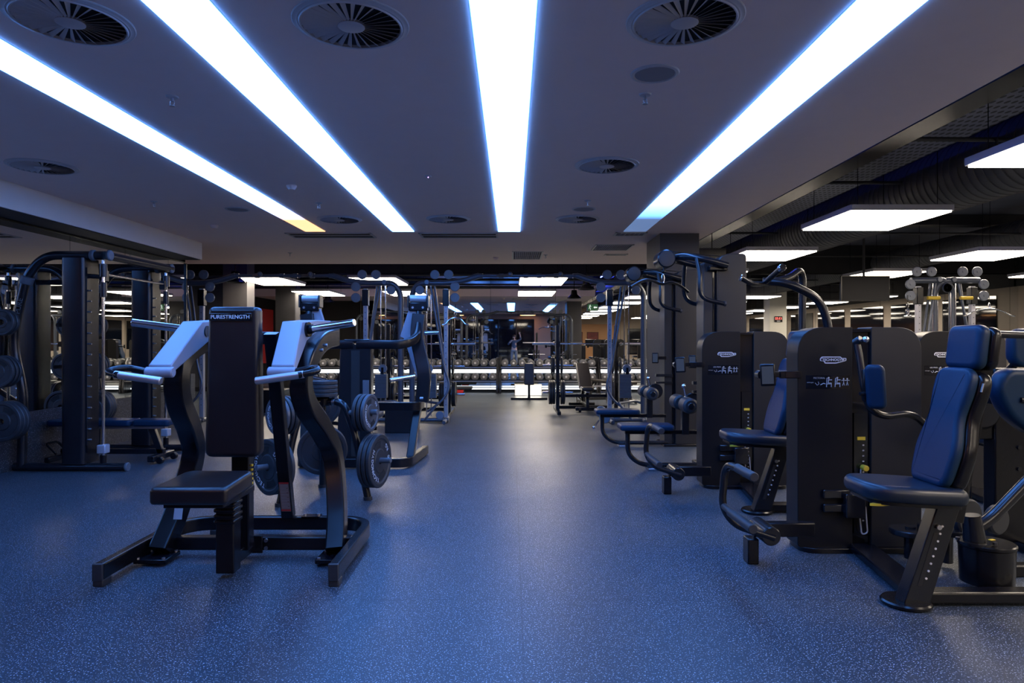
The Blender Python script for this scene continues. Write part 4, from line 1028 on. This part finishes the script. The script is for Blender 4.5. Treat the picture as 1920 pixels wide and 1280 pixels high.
# overhead grip frame rising behind the near tower
T = Thing('pull_up_frame', 'bent overhead bars of a pull up frame rising behind the nearest tower', 'exercise machine', (2.62, 6.05, 0))
W = dict(world=True)
Z0 = 5.75
def q(px, py, z): return P(px, py, z)
T.part('bent_bar', MB().tube([(2.68, 5.75, .02), q(1555, 615, 5.75), q(1538, 560, 5.75), q(1476, 530, 5.75), q(1430, 527, 5.80)], .034, .14, 16), 'steelblue', **W)
T.part('bent_bar', MB().tube([(2.62, 6.25, .02), q(1504, 615, 6.3), q(1505, 500, 6.3), q(1476, 524, 6.1), q(1442, 528, 5.9)], .033, .16, 16), 'steelblue', **W)
g = T.part('crossing_handle', MB().tube([q(1390, 521, 5.55), q(1409, 532, 5.6), q(1434, 532, 5.78), q(1450, 527, 5.8)], .022, .06, 14), 'steelblue', **W)
T.part('handle_cap', MB().cyl(q(1387.5, 520, 5.55), q(1391, 521.5, 5.55), .028, n=16, ch=.004), 'chrome', g, **W)
g = T.part('crossing_handle', MB().tube([q(1434, 530, 5.78), q(1465, 503, 5.4)], .022, 0, 14), 'steelblue', **W)
T.part('handle_cap', MB().cyl(q(1463.5, 504, 5.42), q(1468, 500.5, 5.38), .030, n=16, ch=.004), 'chrome', g, **W)
T.part('base_beam', MB().b2(2.58, 2.74, 5.70, 6.32, 0, .07), 'black', bevel=.01, **W)

# ------------------------------------------------------------------ lat pulldown machines
def pulldown():
    T = Thing('lat_pulldown_machine', 'x', 'exercise machine', (2.1, 7.45, 0), 0, 'lat pulldown machines beside the grey column')
    H = 2.36
    out = roundpoly([(.14, .03), (.46, .03), (.46, H), (.14, H)], [.02, .02, .05, .17], 7)
    T.part('main_column', MB().prism(out, (0, -.05, 0), (1, 0, 0), (0, 0, 1), (0, .42, 0)), 'towerside', bevel=.008, smooth=25)
    T.part('edge_strip', MB().b2(.136, .142, -.05, .37, .05, 2.18), 'steelblue')
    out = roundpoly([(0, .03), (.10, .03), (.10, 2.28), (0, 2.28)], [.01, .01, .02, .05], 5)
    T.part('side_shield', MB().prism(out, (0, -.02, 0), (1, 0, 0), (0, 0, 1), (0, .30, 0)), 'towerside', bevel=.006, smooth=25)
    T.part('dark_slot', MB().b2(.10, .14, 0, .25, .03, 2.25), 'blackgloss')
    T.part('slot_chain', MB().b2(.105, .118, -.01, 0, .3, 2.1), 'black')
    # head arms, drum and two J shaped handles
    T.part('pulley_drum', MB().cyl((-.42, -.10, 2.30), (-.42, .16, 2.30), .10, n=32, ch=.014), 'steelblue')
    T.part('drum_face', MB().cyl((-.42, -.106, 2.30), (-.42, -.10, 2.30), .075, n=28), 'steelblue')
    for s in (0, 1):
        y = -.18+s*.50
        T.part('head_tube', MB().tube([(-.33, .05, 2.315), (-.24, y*.8+.02, 2.325), (-.02, y, 2.28), (.22, y*.8, 2.22)], .036, .10, 14), 'steelblue')
        y2 = -.25+s*.62
        T.part('pull_handle', MB().tube([(-.12, y, 2.29), (-.13, y2-.02, 2.10) if s else (-.10, y2, 2.10), (-.11, y2, 1.86), (.16, y2, 1.80)], .024, .16, 14), 'steelblue')
        T.part('handle_end', MB().cyl((.15, y2, 1.803), (.172, y2, 1.798), .028, n=14), 'rubber')
    T.part('head_bracket', MB().b2(.04, .24, -.10, .25, 2.17, 2.22), 'black', bevel=.01)
    T.part('cable', MB().cyl((-.36, .03, 2.39), (.2, .03, 2.34), .004, n=6), 'black')
    # seat, knee rollers, bent leg tube
    T.part('seat', MB().cushion(roundpoly([(-.93, -.16), (-.34, -.16), (-.34, .16), (-.93, .16)], .06), (0, .0, .435), (1, 0, 0), (0, 1, 0), (0, 0, 1), .06, .022), 'bluevinyl', smooth=50)
    T.part('seat_beam', MB().b2(-.86, .02, -.03, .03, .385, .43), 'black', bevel=.006)
    T.part('bent_leg', MB().tube([(-.83, 0, .40), (-.83, 0, .16), (-.68, 0, .045), (.05, 0, .045)], .026, .16, 14), 'steelblue')
    T.part('floor_foot', MB().b2(-.62, -.52, -.11, .11, 0, .025), 'brushed', bevel=.006)
    ps = T.part('roller_post', MB().b2(-.24, -.16, -.04, .04, .38, .78), 'steelblue', bevel=.008)
    for s in (-1, 1):
        T.part('knee_roller', MB().cyl((-.22, s*.09, .72), (-.22, s*.34, .72), .082, n=28, ch=.022), 'rubber', ps)
        T.part('roller_cap', MB().cyl((-.22, s*.335, .72), (-.22, s*.352, .72), .036, n=18, ch=.006), 'steelblue', ps)
    T.part('cam_disc', MB().cyl((-.12, -.02, .735), (-.12, .03, .735), .10, n=30, ch=.006), 'steelblue', ps)
    T.part('release_knob', MB().cyl((-.19, 0, .80), (-.21, 0, .90), .012, n=10).ball((-.212, 0, .91), .026, 12), 'chrome', ps)
    T.part('screen_arm', MB().b2(-.10, .02, -.03, -.01, 1.16, 1.20), 'black')
    d = T.part('display', MB().box((-.13, -.05, 1.18), (.085, .022, .14), rz=-.3), 'black', bevel=.008)
    T.part('display_glass', MB().box((-.134, -.062, 1.18), (.064, .003, .11), rz=-.3), 'screen', d)
    T.part('book_shelf', MB().b2(-.12, .10, -.05, .02, .93, .965).b2(-.12, .10, -.05, .02, .84, .865), 'steelblue')
    T.part('floor_plinth', MB().b2(-.02, .50, -.08, .40, 0, .035), 'black', bevel=.006)
    return T.o
lp = pulldown(); lp['label'] = 'tall lat pulldown machine before the grey column, nearer of the two'; lp.location = (2.1, 7.5, 0)
copy_thing(lp, (2.04, 9.15, 0), 0, 'tall lat pulldown machine right against the grey column, farther of the two')
# hanging lat bar on the nearer one
T = Thing('lat_bar', 'long curved lat bar hanging from the nearer pulldown machine', 'handle bar', (1.66, 7.45, 2.0))
T.part('curved_bar', MB().tube(fillet([P(1182, 538, 7.05), P(1202, 526, 7.15), P(1222, 524, 7.26), P(1240, 534, 7.40), P(1258, 528, 7.55), P(1274, 534, 7.7), P(1290, 547, 7.8)], .12, 5), .017, 0, 12), 'steelblue', world=True)
T.part('carabiner', MB().tube([(1.64, 7.42, 2.03), (1.625, 7.42, 2.09), (1.64, 7.42, 2.14), (1.66, 7.42, 2.09), (1.645, 7.42, 2.03)], .006, .02, 6), 'chrome', world=True)
T.part('cable', MB().cyl((1.64, 7.42, 2.13), (1.66, 7.45, 2.24), .004, n=6).ball((1.645, 7.42, 2.16), .02, 10), 'black', world=True)

# ------------------------------------------------------------------ cable crossovers
def station(T, x0, y0, s, beam=True):
    """one cable station; silver column at x0, stack and bent tube on the side s"""
    def X(a): return x0+s*a
    W = dict(world=True)
    T.part('silver_column', MB().b2(x0-.035, x0+.035, y0-.04, y0+.04, .08, 2.32), 'silver', bevel=.006, label='silver height column', **W)
    h = MB()
    for k in range(18): h.cyl((x0, y0-.041, .3+k*.1), (x0, y0-.0425, .3+k*.1), .008, n=6)
    T.part('column_holes', h, 'grilledark', **W)
    T.part('carriage', MB().b2(x0-.055, x0+.055, y0-.07, y0+.06, 2.02, 2.30), 'black', bevel=.01, **W)
    T.part('bent_frame_tube', MB().tube([(X(.60), y0+.05, .03), (X(.60), y0+.05, 2.25), (X(.48), y0, 2.42), (x0, y0, 2.42)]+([(X(-.28), y0, 2.45), (X(-.58), y0, 2.55)] if beam else [(X(-.12), y0, 2.42)]), .05, .18, 14), 'xtube', **W)
    for a, z, r in ((.19, 2.56, .082), (-.05, 2.56, .082), (.45, 2.29, .078), (-.16, 2.35, .082), (-.16, 2.16, .082)):
        T.part('pulley', MB().cyl((X(a), y0-.075, z), (X(a), y0-.035, z), r, n=26, ch=.008).cyl((X(a), y0-.085, z), (X(a), y0-.03, z), .02, n=12), 'pulley', label=None, **W)
    T.part('tube_joint', MB().cyl((X(.33), y0-.07, 2.43), (X(.33), y0+.05, 2.43), .045, n=18, ch=.006), 'xtube', **W)
    T.part('slanting_strut', MB().tube([(X(.26), y0-.05, 2.36), (X(.02), y0-.12, .95), (X(-.09), y0-.16, .62), (X(.04), y0-.2, .38), (X(.30), y0-.2, .20)], .021, .14, 12), 'xtube', **W)
    T.part('slanting_strut', MB().tube([(X(.20), y0, 2.36), (X(.02), y0-.02, 1.0), (x0, y0, .85)], .02, .1, 10), 'xtube', **W)
    for a in (.26, .34): T.part('guide_rod', MB().cyl((X(a), y0+.02, .1), (X(a), y0+.02, 2.38), .011, n=10), 'chrome', **W)
    m = MB()
    for k in range(17): m.b2(X(.17), X(.37), y0-.06, y0+.10, .42+k*.0245, .441+k*.0245)
    T.part('weight_stack', m, 'stack', **W)
    T.part('stack_pulley', MB().cyl((X(.30), y0-.05, .93), (X(.30), y0+.01, .93), .075, n=24, ch=.012), 'pulley', **W)
    T.part('stack_fork', MB().b2(X(.28), X(.32), y0-.06, y0+.02, .83, .95), 'black', **W)
    T.part('foot_tube', MB().tube([(X(-.05), y0-.05, .04), (X(.62), y0-.05, .04)], .035, 0, 12).tube([(x0, y0-.4, .035), (x0, y0+.35, .035)], .032, 0, 12).tube([(X(.58), y0-.25, .035), (X(.58), y0+.3, .035)], .032, 0, 12), 'xtube', **W)
    T.part('lower_frame', MB().tube([(X(.10), y0-.38, .36), (X(.32), y0-.42, .08)], .02, 0, 10).tube([(X(.10), y0-.38, .36), (X(.45), y0+.05, .36), (X(.58), y0+.05, .32)], .022, .05, 10), 'xtube', **W)
    T.part('lower_pulley', MB().cyl((X(.06), y0-.45, .16), (X(.06), y0-.40, .16), .07, n=22, ch=.008), 'pulley', **W)
def crossover(xl, xr, y, label):
    T = Thing('cable_crossover', label, 'exercise machine', ((xl+xr)/2, y, 0), 0, 'cable crossovers')
    station(T, xl, y, -1); station(T, xr, y, 1)
    T.part('bridge_bar', MB().tube([(xl+.56, y, 2.545), (xr-.56, y, 2.545)], .028, 0, 12), 'xtube', world=True)
    k = MB()
    for f in (.0, .22, .48, .62, .80, 1.): k.cyl((xl+.6+(xr-xl-1.2)*f-.04, y, 2.545), (xl+.6+(xr-xl-1.2)*f+.04, y, 2.545), .042, n=14)
    T.part('bar_joint', k, 'xtube', world=True)
    for f in (.35, .65):
        x = xl+(xr-xl)*f; T.part('pull_up_grip', MB().tube([(x-.12, y, 2.54), (x+.12, y-.30, 2.54)], .018, 0, 10).ball((x+.12, y-.31, 2.54), .045, 12), 'xtube', world=True)
    return T
CB = crossover(-1.15, 1.70, 11.9, 'cable crossover spanning the middle aisle before the dumbbell racks')
ca = copy_thing(CB.o, (CB.o.location.x-4.25, 11.9, 0), 0, 'cable crossover at left behind the shoulder press')
T = Thing('cable_tower', 'pale lit double cable tower at the far right, seen above the headrest', 'exercise machine', (7.3, 11.6, 0))
station(T, 6.78, 11.4, 1, False); station(T, 7.68, 11.4, -1, False)
T.part('top_link', MB().tube([(7.0, 11.4, 2.42), (7.5, 11.4, 2.42)], .04, 0, 12), 'xtube', world=True)
for x in (6.98, 7.52): T.part('yellow_grip', MB().cyl((x-.10, 11.3, 2.12), (x+.10, 11.3, 2.12), .03, n=14), 'yellow', world=True, label='yellow grip')
def hung_bar(x, y, z, w, label, rz=0., group='bars hanging from cable towers'):
    T = Thing('hanging_bar', label, 'handle bar', (x, y, z), rz, group)
    T.part('bent_bar', MB().tube([(-w/2, 0, -.13), (-w/2+.06, 0, -.12), (-w*.22, 0, -.03), (0, 0, 0), (w*.22, 0, -.03), (w/2-.06, 0, -.12), (w/2, 0, -.13)], .013, .08, 10), 'chrome')
    T.part('carabiner', MB().tube([(0, 0, .0), (-.02, 0, .05), (0, 0, .10), (.02, 0, .05), (0, 0, 0)], .006, .02, 6), 'chrome')
    T.part('cable', MB().cyl((0, 0, .10), (0, 0, .22), .005, n=6), 'black'); return T
hung_bar(-.98, 11.82, 1.82, .46, 'short chrome bar hanging from the middle crossover, left of the aisle')
hung_bar(7.9, 11.3, 1.95, .85, 'wide grey bar hanging from the far right cable tower')
hung_bar(6.55, 11.3, 1.95, .12, 'small handle hanging on the left of the far right cable tower')
T = Thing('rope_handle', 'chrome ended handle lying off the pulley by the right crossover foot', 'handle', (1.45, 11.1, .10))
T.part('lower_pulley', MB().cyl((0, 0, .16), (0, .05, .16), .09, n=24, ch=.01).cyl((.06, -.03, .06), (.06, .02, .06), .09, n=24, ch=.01), 'pulley')
T.part('chain', MB().tube([(-.04, -.02, .02), (-.12, -.08, -.08)], .012, 0, 8).ball((-.13, -.09, -.085), .03, 10), 'chrome')
# ------------------------------------------------------------------ dumbbell racks and dumbbells
RY = 18.38
def rack(x0, label):
    T = Thing('dumbbell_rack', label, 'rack', (x0+1.35, RY, 0), 0, 'two tier dumbbell racks')
    W = dict(world=True)
    for x in (x0+.04, x0+2.66):
        T.part('end_post', MB().prism([(-.02, 0), (.62, 0), (.62, .06), (.5, .96), (.40, .96), (.02, .42), (-.02, .10)], (x-.03, RY, 0), (0, 1, 0), (0, 0, 1), (.06, 0, 0)), 'steelblue', bevel=.006, **W)
    for y, z in ((RY+.03, .35), (RY+.10, .72)):
        T.part('shelf', MB().b2(x0+.06, x0+2.64, y, y+.44, z-.03, z).b2(x0+.06, x0+2.64, y-.01, y+.005, z-.06, z+.02), 'black', **W)
        T.part('shelf_rail', MB().b2(x0+.06, x0+2.64, y-.014, y-.009, z-.035, z-.01), 'brushed', label='bright shelf edge', **W)
    T.part('light_strip', MB().b2(x0+.08, x0+2.62, RY+.50, RY+.52, .53, .61), 'led', label='glowing strip under the upper shelf', **W)
    T.part('light_strip', MB().b2(x0+.08, x0+2.62, RY+.30, RY+.32, .09, .13), 'led', **W)
racks = [(-5.76, 'leftmost dumbbell rack along the back mirror'), (-3.06, 'dumbbell rack left of the middle aisle at the back mirror'), (-.36, 'dumbbell rack at the end of the middle aisle'), (2.34, 'dumbbell rack behind the grey column')]
for x, lb in racks: rack(x, lb)
def dumbbell():
    me = MB()
    me.cyl((0, -.17, 0), (0, -.045, 0), .098, n=20, ch=.014).cyl((0, .045, 0), (0, .17, 0), .098, n=20, ch=.014).cyl((0, -.05, 0), (0, .05, 0), .018, n=10)
    o = bpy.data.objects.new('dumbbell', mesh_of(me, 'dumbbell', 'rubber')); COL.objects.link(o)
    m2 = MB().cyl((0, -.176, 0), (0, -.169, 0), .082, n=20, ch=.003)
    m2.lathe([(.082, -.0), (.098, .006), (.098, .02), (.082, .026)], (0, -.176, 0), (0, 1, 0), 20)
    c = bpy.data.objects.new('end_cap', mesh_of(m2, 'end_cap', 'stackcap')); c.parent = o; COL.objects.link(c)
    m3 = MB().cyl((0, -.179, 0), (0, -.175, 0), .03, n=12)
    d = bpy.data.objects.new('weight_number', mesh_of(m3, 'weight_number', 'paleink')); d.parent = o; COL.objects.link(d)
    o['category'] = 'dumbbell'; return o
MT['stackcap'] = simple('grey_end_cap', (.10, .10, .105), .4, .3, .1, 30)
db = None
ordn = ['first', 'second', 'third', 'fourth', 'fifth', 'sixth', 'seventh', 'eighth', 'ninth', 'tenth', 'eleventh']
rn = ['leftmost rack', 'rack left of the aisle', 'rack at the aisle end', 'rack behind the column']
for ri, (x0, _) in enumerate(racks):
    for sh, (y, z) in enumerate(((RY+.03, .35), (RY+.10, .72))):
        for k in range(11):
            o = dumbbell() if db is None else copy_thing(db)
            if db is None: db = o
            sc = 1.0-.012*((k*3+ri*5) % 7)
            o.location = (x0+.165+k*.237, y+.19, z+.098*sc); o.scale = (sc, 1, sc); o.rotation_euler = (0, (k*1.7) % 6.28, 0)
            o['label'] = f"{ordn[k]} round dumbbell from the left, {'lower' if sh == 0 else 'upper'} shelf of the {rn[ri]}"
            o['group'] = 'round dumbbells on the back racks'

# ------------------------------------------------------------------ bench press racks, benches, boxes
def press_rack(x0, x1, y, label, s):
    T = Thing('squat_rack', label, 'rack', ((x0+x1)/2, y, 0), 0, 'racks with plates at the far end')
    W = dict(world=True)
    for x, sg in ((x0, -1), (x1, 1)):
        T.part('upright', MB().b2(x-.035, x+.035, y-.04, y+.04, .02, 1.72), 'steelblue', bevel=.006, **W)
        T.part('floor_rail', MB().b2(x-.035, x+.035, y-.45, y+.9, .0, .06), 'black', bevel=.006, **W)
        T.part('bar_hook', MB().b2(x-.04, x+.04, y-.12, y-.04, 1.30, 1.335).b2(x-.04, x+.04, y-.12, y-.10, 1.33, 1.40), 'black', **W)
        for zz in (.93, .40):
            T.part('plate_peg', MB().cyl((x-.30, y, zz), (x+.30, y, zz), .024, n=12), 'chrome', **W)
    T.part('cross_beam', MB().b2(x0, x1, y+.82, y+.88, .0, .06).b2(x0, x1, y+.02, y+.08, .30, .36), 'black', bevel=.006, **W)
    return T
RX0, RX1, RYY = .90, 2.05, 13.45
press_rack(RX0, RX1, RYY, 'squat rack with plates and a barbell right of the middle aisle', 1)
press_rack(-2.35, -1.20, 13.0, 'squat rack with plates left of the middle aisle', -1)
def barbell(x, y, z, label):
    T = Thing('barbell', label, 'barbell', (x, y, z), 0, 'long chrome barbells')
    T.part('shaft', MB().cyl((-.66, 0, 0), (.66, 0, 0), .014, n=12), 'chrome')
    for s in (-1, 1):
        T.part('sleeve', MB().cyl((s*.66, 0, 0), (s*1.08, 0, 0), .025, n=16, ch=.004), 'brushed'); T.part('collar', MB().cyl((s*.64, 0, 0), (s*.67, 0, 0), .038, n=16), 'chrome')
barbell(1.475, RYY-.075, 1.355, 'barbell resting on the squat rack right of the aisle')
barbell(-1.775, 12.925, 1.355, 'barbell resting on the squat rack left of the aisle')
def side_plates(x, y, rk, gname):
    for zz, kind, n, zn in ((.93, 'midplain', 2, 'upper'), (.40, 'bigplain', 3, 'lower')):
        for sg, sn in ((-1, 'left'), (1, 'right')):
            nn = n if sg < 0 else n-1
            for k in range(nn):
                put_plate(kind, V((x+sg*(.075+k*.042), y, zz)), (sg, 0, 0), f"{'single' if nn == 1 else ['inner', 'middle', 'outer'][k if nn == 3 else k*2]} plate, {zn} {sn} peg, {rk}", gname, k*.6)
side_plates(RX0, RYY, 'near upright of the right squat rack', 'plates on the right squat rack')
side_plates(RX1, RYY, 'far upright of the right squat rack', 'plates on the right squat rack')
side_plates(-1.20, 13.0, 'aisle upright of the left squat rack', 'plates on the left squat rack')
side_plates(-2.35, 13.0, 'outer upright of the left squat rack', 'plates on the left squat rack')
bench('dark incline bench standing inside the right squat rack', (1.50, 14.1, 0), pi/2*3, .5, 'vinyl', 'black')
bench('flat bench beside the right squat rack near the dumbbells', (2.15, 15.4, 0), .3, .12, 'vinyl')
bench('low incline bench behind the chest press machine', (-2.75, 10.7, 0), 2.5, .7, 'vinyl')
# upright seat in the aisle
T = Thing('upright_bench', 'small dark upright bench seen end on at the end of the aisle', 'bench', (.41, 16.4, 0))
T.part('back_pad', MB().cushion(rrect(.24, .52, .04), (0, 0, .62), (1, 0, 0), (0, .1, 1), (0, -1, 0), .08, .02), 'vinyl')
T.part('seat_pad', MB().cushion(rrect(.24, .34, .04), (0, .24, .38), (1, 0, 0), (0, 1, 0), (0, 0, 1), .07, .02), 'vinyl')
T.part('post', MB().b2(-.03, .03, .0, .06, .03, .45), 'black'); T.part('back_support', MB().b2(-.03, .03, .02, .05, .4, .8), 'black')
T.part('base_bar', MB().b2(-.44, .44, -.05, .05, 0, .05).b2(-.03, .03, 0, .7, 0, .05), 'black', bevel=.01)
T = Thing('light_box', 'bright white glowing box on the floor behind the upright bench', 'lamp', (.42, 17.6, 0))  # no real lamp: added glow imitating a shelf light's reflection at floor level
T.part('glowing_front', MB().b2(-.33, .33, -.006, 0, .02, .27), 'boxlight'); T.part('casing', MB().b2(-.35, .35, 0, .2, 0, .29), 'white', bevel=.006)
# step platforms under the rack
T = Thing('step_platform', 'black step platform with red blocks in front of the dumbbell rack', 'step', (-1.35, 18.05, 0))
T.part('top_deck', MB().b2(-.36, .30, -.18, .18, .14, .21), 'rubber', bevel=.02); T.part('riser_block', MB().b2(-.13, .07, -.17, .17, 0, .13), 'red', bevel=.01, label='red riser block'); T.part('riser_block', MB().b2(-.36, -.16, -.16, .16, 0, .13), 'rubber', bevel=.01)
single('plyo_box', MB().b2(-1.94, -1.48, 10.4, 10.95, 0, .36), 'steelblue', 'dark blue square jump box behind the chest press machine', 'box', bevel=.012)
single('storage_box', MB().b2(-5.1, -4.5, 13.4, 14.0, 0, .45), 'black', 'black storage box on the floor behind the smith machine', 'box', bevel=.012)

# ------------------------------------------------------------------ machines behind the viewpoint that the back mirror shows
def treadmill(x, y, rz, label):
    T = Thing('treadmill', label, 'treadmill', (x, y, 0), rz, 'treadmills behind the viewpoint')
    T.part('deck', MB().b2(-.4, .4, -1., .9, .06, .20), 'black', bevel=.02); T.part('belt', MB().b2(-.27, .27, -.95, .85, .20, .205), 'rubber')
    for s in (-1, 1): T.part('upright', MB().tube([(s*.38, .7, .15), (s*.38, .95, 1.2), (s*.3, .85, 1.25)], .03, .1, 10), 'silver'); T.part('hand_rail', MB().tube([(s*.38, .9, 1.05), (s*.38, .3, .98)], .022, 0, 10), 'steelblue')
    T.part('console', MB().box((0, .92, 1.33), (.7, .06, .42), rx=-.35), 'black', bevel=.02); T.part('display', MB().box((0, .885, 1.34), (.45, .01, .28), rx=-.35), 'screen')
    return T.o
tr = treadmill(3.6, -4.2, .1, 'treadmill nearest the column, seen in the back mirror')
for i, x in enumerate((4.9, 6.2, 7.5)): copy_thing(tr, (x, -4.2, 0), .1, ['treadmill second from the column, seen in the back mirror', 'treadmill third from the column, seen in the back mirror', 'treadmill farthest from the column, seen in the back mirror'][i])

# ------------------------------------------------------------------ the photographer, seen only in the mirror
def person():
    T = Thing('person', 'person in grey blue shirt and light trousers, standing reflected and holding a camera', 'person', (.12, -.42, 0))
    me = bpy.data.meshes.new('body')
    J = [((0, 0, .95), .15), ((0, 0, 1.12), .135), ((0, .01, 1.30), .155), ((0, 0, 1.44), .10), ((0, .01, 1.52), .055), ((0, .03, 1.58), .07), ((0, .03, 1.66), .09), ((0, .02, 1.72), .05),
         ((-.10, 0, .88), .10), ((-.12, .03, .50), .062), ((-.13, 0, .09), .04), ((-.14, .12, .04), .035),
         ((.10, 0, .88), .10), ((.12, .02, .50), .062), ((.14, -.02, .09), .04), ((.16, .10, .04), .035),
         ((-.19, 0, 1.42), .06), ((-.34, .10, 1.22), .042), ((-.12, .25, 1.46), .030), ((-.07, .27, 1.51), .026),
         ((.19, 0, 1.42), .06), ((.38, .04, 1.52), .042), ((.34, .12, 1.78), .030), ((.31, .14, 1.84), .026)]
    E = [(0, 1), (1, 2), (2, 3), (3, 4), (4, 5), (5, 6), (6, 7), (0, 8), (8, 9), (9, 10), (10, 11), (0, 12), (12, 13), (13, 14), (14, 15), (3, 16), (16, 17), (17, 18), (18, 19), (3, 20), (20, 21), (21, 22), (22, 23)]
    def skin(name, J, E, mat, parent, root=0):
        me = bpy.data.meshes.new(name); me.from_pydata([j[0] for j in J], E, []); o = bpy.data.objects.new(name, me); COL.objects.link(o); o.parent = parent
        o.modifiers.new('skin', 'SKIN'); ly = me.skin_vertices[0].data if me.skin_vertices else None
        if ly is None: return o
        for i, j in enumerate(J): ly[i].radius = (j[1], j[1]*(.8 if j[1] > .12 else 1)); ly[i].use_root = (i == root)
        s = o.modifiers.new('sub', 'SUBSURF'); s.levels = 2; s.render_levels = 2
        me.materials.append(MT[mat]); return o
    bpy.context.view_layer.update()
    body = None
    def skin2(name, J, E, mat, parent, root=0):
        me = bpy.data.meshes.new(name); me.from_pydata([j[0] for j in J], E, []); o = bpy.data.objects.new(name, me); COL.objects.link(o)
        bpy.context.view_layer.objects.active = o
        o.modifiers.new('skin', 'SKIN')
        if not me.skin_vertices:
            bpy.ops.object.select_all(action='DESELECT'); o.select_set(True); bpy.ops.mesh.customdata_skin_add()
        ly = me.skin_vertices[0].data
        for i, j in enumerate(J): ly[i].radius = (j[1], j[1]*(.75 if j[1] > .12 else 1)); ly[i].use_root = (i == root)
        s = o.modifiers.new('sub', 'SUBSURF'); s.levels = 2; s.render_levels = 2
        me.materials.append(MT[mat])
        dg = bpy.context.evaluated_depsgraph_get(); nm = bpy.data.meshes.new_from_object(o.evaluated_get(dg)); nm.name = name
        bpy.data.objects.remove(o); nm.polygons.foreach_set('use_smooth', [True]*len(nm.polygons))
        o = bpy.data.objects.new(name, nm); COL.objects.link(o); o.parent = parent; return o
    b = skin2('body', J, E, 'skin', T.o)
    # shirt and trousers a little larger than the body
    Js = [((0, 0, .92), .155), ((0, 0, 1.12), .15), ((0, .01, 1.30), .17), ((0, 0, 1.44), .11), ((-.19, 0, 1.42), .075), ((-.34, .10, 1.22), .055), ((-.24, .18, 1.34), .048), ((.19, 0, 1.42), .075), ((.38, .04, 1.52), .055), ((.36, .08, 1.66), .046)]
    skin2('shirt', Js, [(0, 1), (1, 2), (2, 3), (3, 4), (4, 5), (5, 6), (3, 7), (7, 8), (8, 9)], 'shirt', T.o)
    Jt = [((0, 0, .96), .16), ((-.10, 0, .86), .115), ((-.12, .03, .50), .082), ((-.13, 0, .10), .068), ((.10, 0, .86), .115), ((.12, .02, .50), .082), ((.14, -.02, .10), .068)]
    skin2('trousers', Jt, [(0, 1), (1, 2), (2, 3), (0, 4), (4, 5), (5, 6)], 'trousers', T.o)
    T.part('shoe', MB().box((-.14, .06, .035), (.10, .28, .07)), 'black', bevel=.02); T.part('shoe', MB().box((.16, .04, .035), (.10, .28, .07)), 'black', bevel=.02)
    m = MB().ball((0, .0, 1.69), .105, 14, .85); T.part('hair', m, 'hair')
    f = MB().prism([(-.012, 0), (.012, 0), (0, .05)], (0, .115, 1.59), (1, 0, 0), (0, 0, 1), (0, .02, 0)); T.part('nose', f, 'skin')
    e = MB().ball((-.032, .108, 1.64), .009, 8).ball((.032, .108, 1.64), .009, 8); T.part('eyes', e, 'black')
    for s, hx, hy, hz, up in ((-1, -.06, .28, 1.53, .9), (1, .305, .145, 1.86, 1)):
        h = MB()
        h.box((hx, hy, hz), (.075, .03, .08), rx=-.2)
        for k in range(4): h.tube([(hx-.028+k*.019, hy, hz+.035), (hx-.028+k*.019, hy+.012, hz+.068+(.008 if k in (1, 2) else 0)), (hx-.028+k*.019, hy+.03, hz+.075)], .008, .01, 6)
        h.tube([(hx+s*.034, hy, hz-.015), (hx+s*.055, hy+.012, hz+.018), (hx+s*.05, hy+.02, hz+.04)], .009, .01, 6)
        T.part('hand', h, 'skin', bevel=.006)
    return T
person()
T = Thing('camera', 'black camera held up at the face of the reflected person', 'camera', (.04, -.16, 1.50))
T.part('camera_body', MB().b2(-.07, .07, 0, .05, 0, .095), 'black', bevel=.01)
T.part('lens', MB().cyl((0, .05, .05), (0, .11, .05), .034, n=20, ch=.004), 'blackgloss')

for i, x in enumerate((.9, -3.2)):  # the left one is unseen, added to warm the dark machine fronts
    t = Thing('round_ceiling_lamp', ['round orange lamp behind the viewpoint near the grey column, seen in the back mirror', 'round orange lamp behind the viewpoint at left'][i], 'ceiling light', (x, -.85, 2.9), 0, 'round orange lamps')
    t.part('shade', MB().lathe([(0, .098), (.1, .098), (.46, .06), (.47, 0), (.455, 0), (.44, .05), (0, .07)], (0, 0, 0), (0, 0, 1), 36), 'vent')
    t.part('diffuser', MB().cyl((0, 0, .004), (0, 0, .03), .45, n=36), 'orange')

# ------------------------------------------------------------------ camera, world, colour
cam = bpy.data.cameras.new('viewpoint'); co = bpy.data.objects.new('viewpoint', cam); COL.objects.link(co)
cam.sensor_width = 36; cam.lens = 24; cam.clip_start = .02
co.location = (0, 0, CAMH); co.rotation_euler = (pi/2, 0, 0); SC.camera = co
w = bpy.data.worlds.new('world'); SC.world = w; w.use_nodes = True
w.node_tree.nodes['Background'].inputs[0].default_value = (.03, .04, .08, 1); w.node_tree.nodes['Background'].inputs[1].default_value = .1
SC.view_settings.view_transform = 'Standard'; SC.view_settings.look = 'None'; SC.view_settings.gamma = 1; SC.view_settings.use_curve_mapping = False
SC.view_settings.exposure = EXPO
SC.cycles.max_bounces = 10; SC.cycles.glossy_bounces = 6; SC.cycles.diffuse_bounces = 4
SC.cycles.caustics_reflective = True; SC.cycles.caustics_refractive = False
SC.cycles.use_denoising = True
SC.cycles.sample_clamp_indirect = 4.
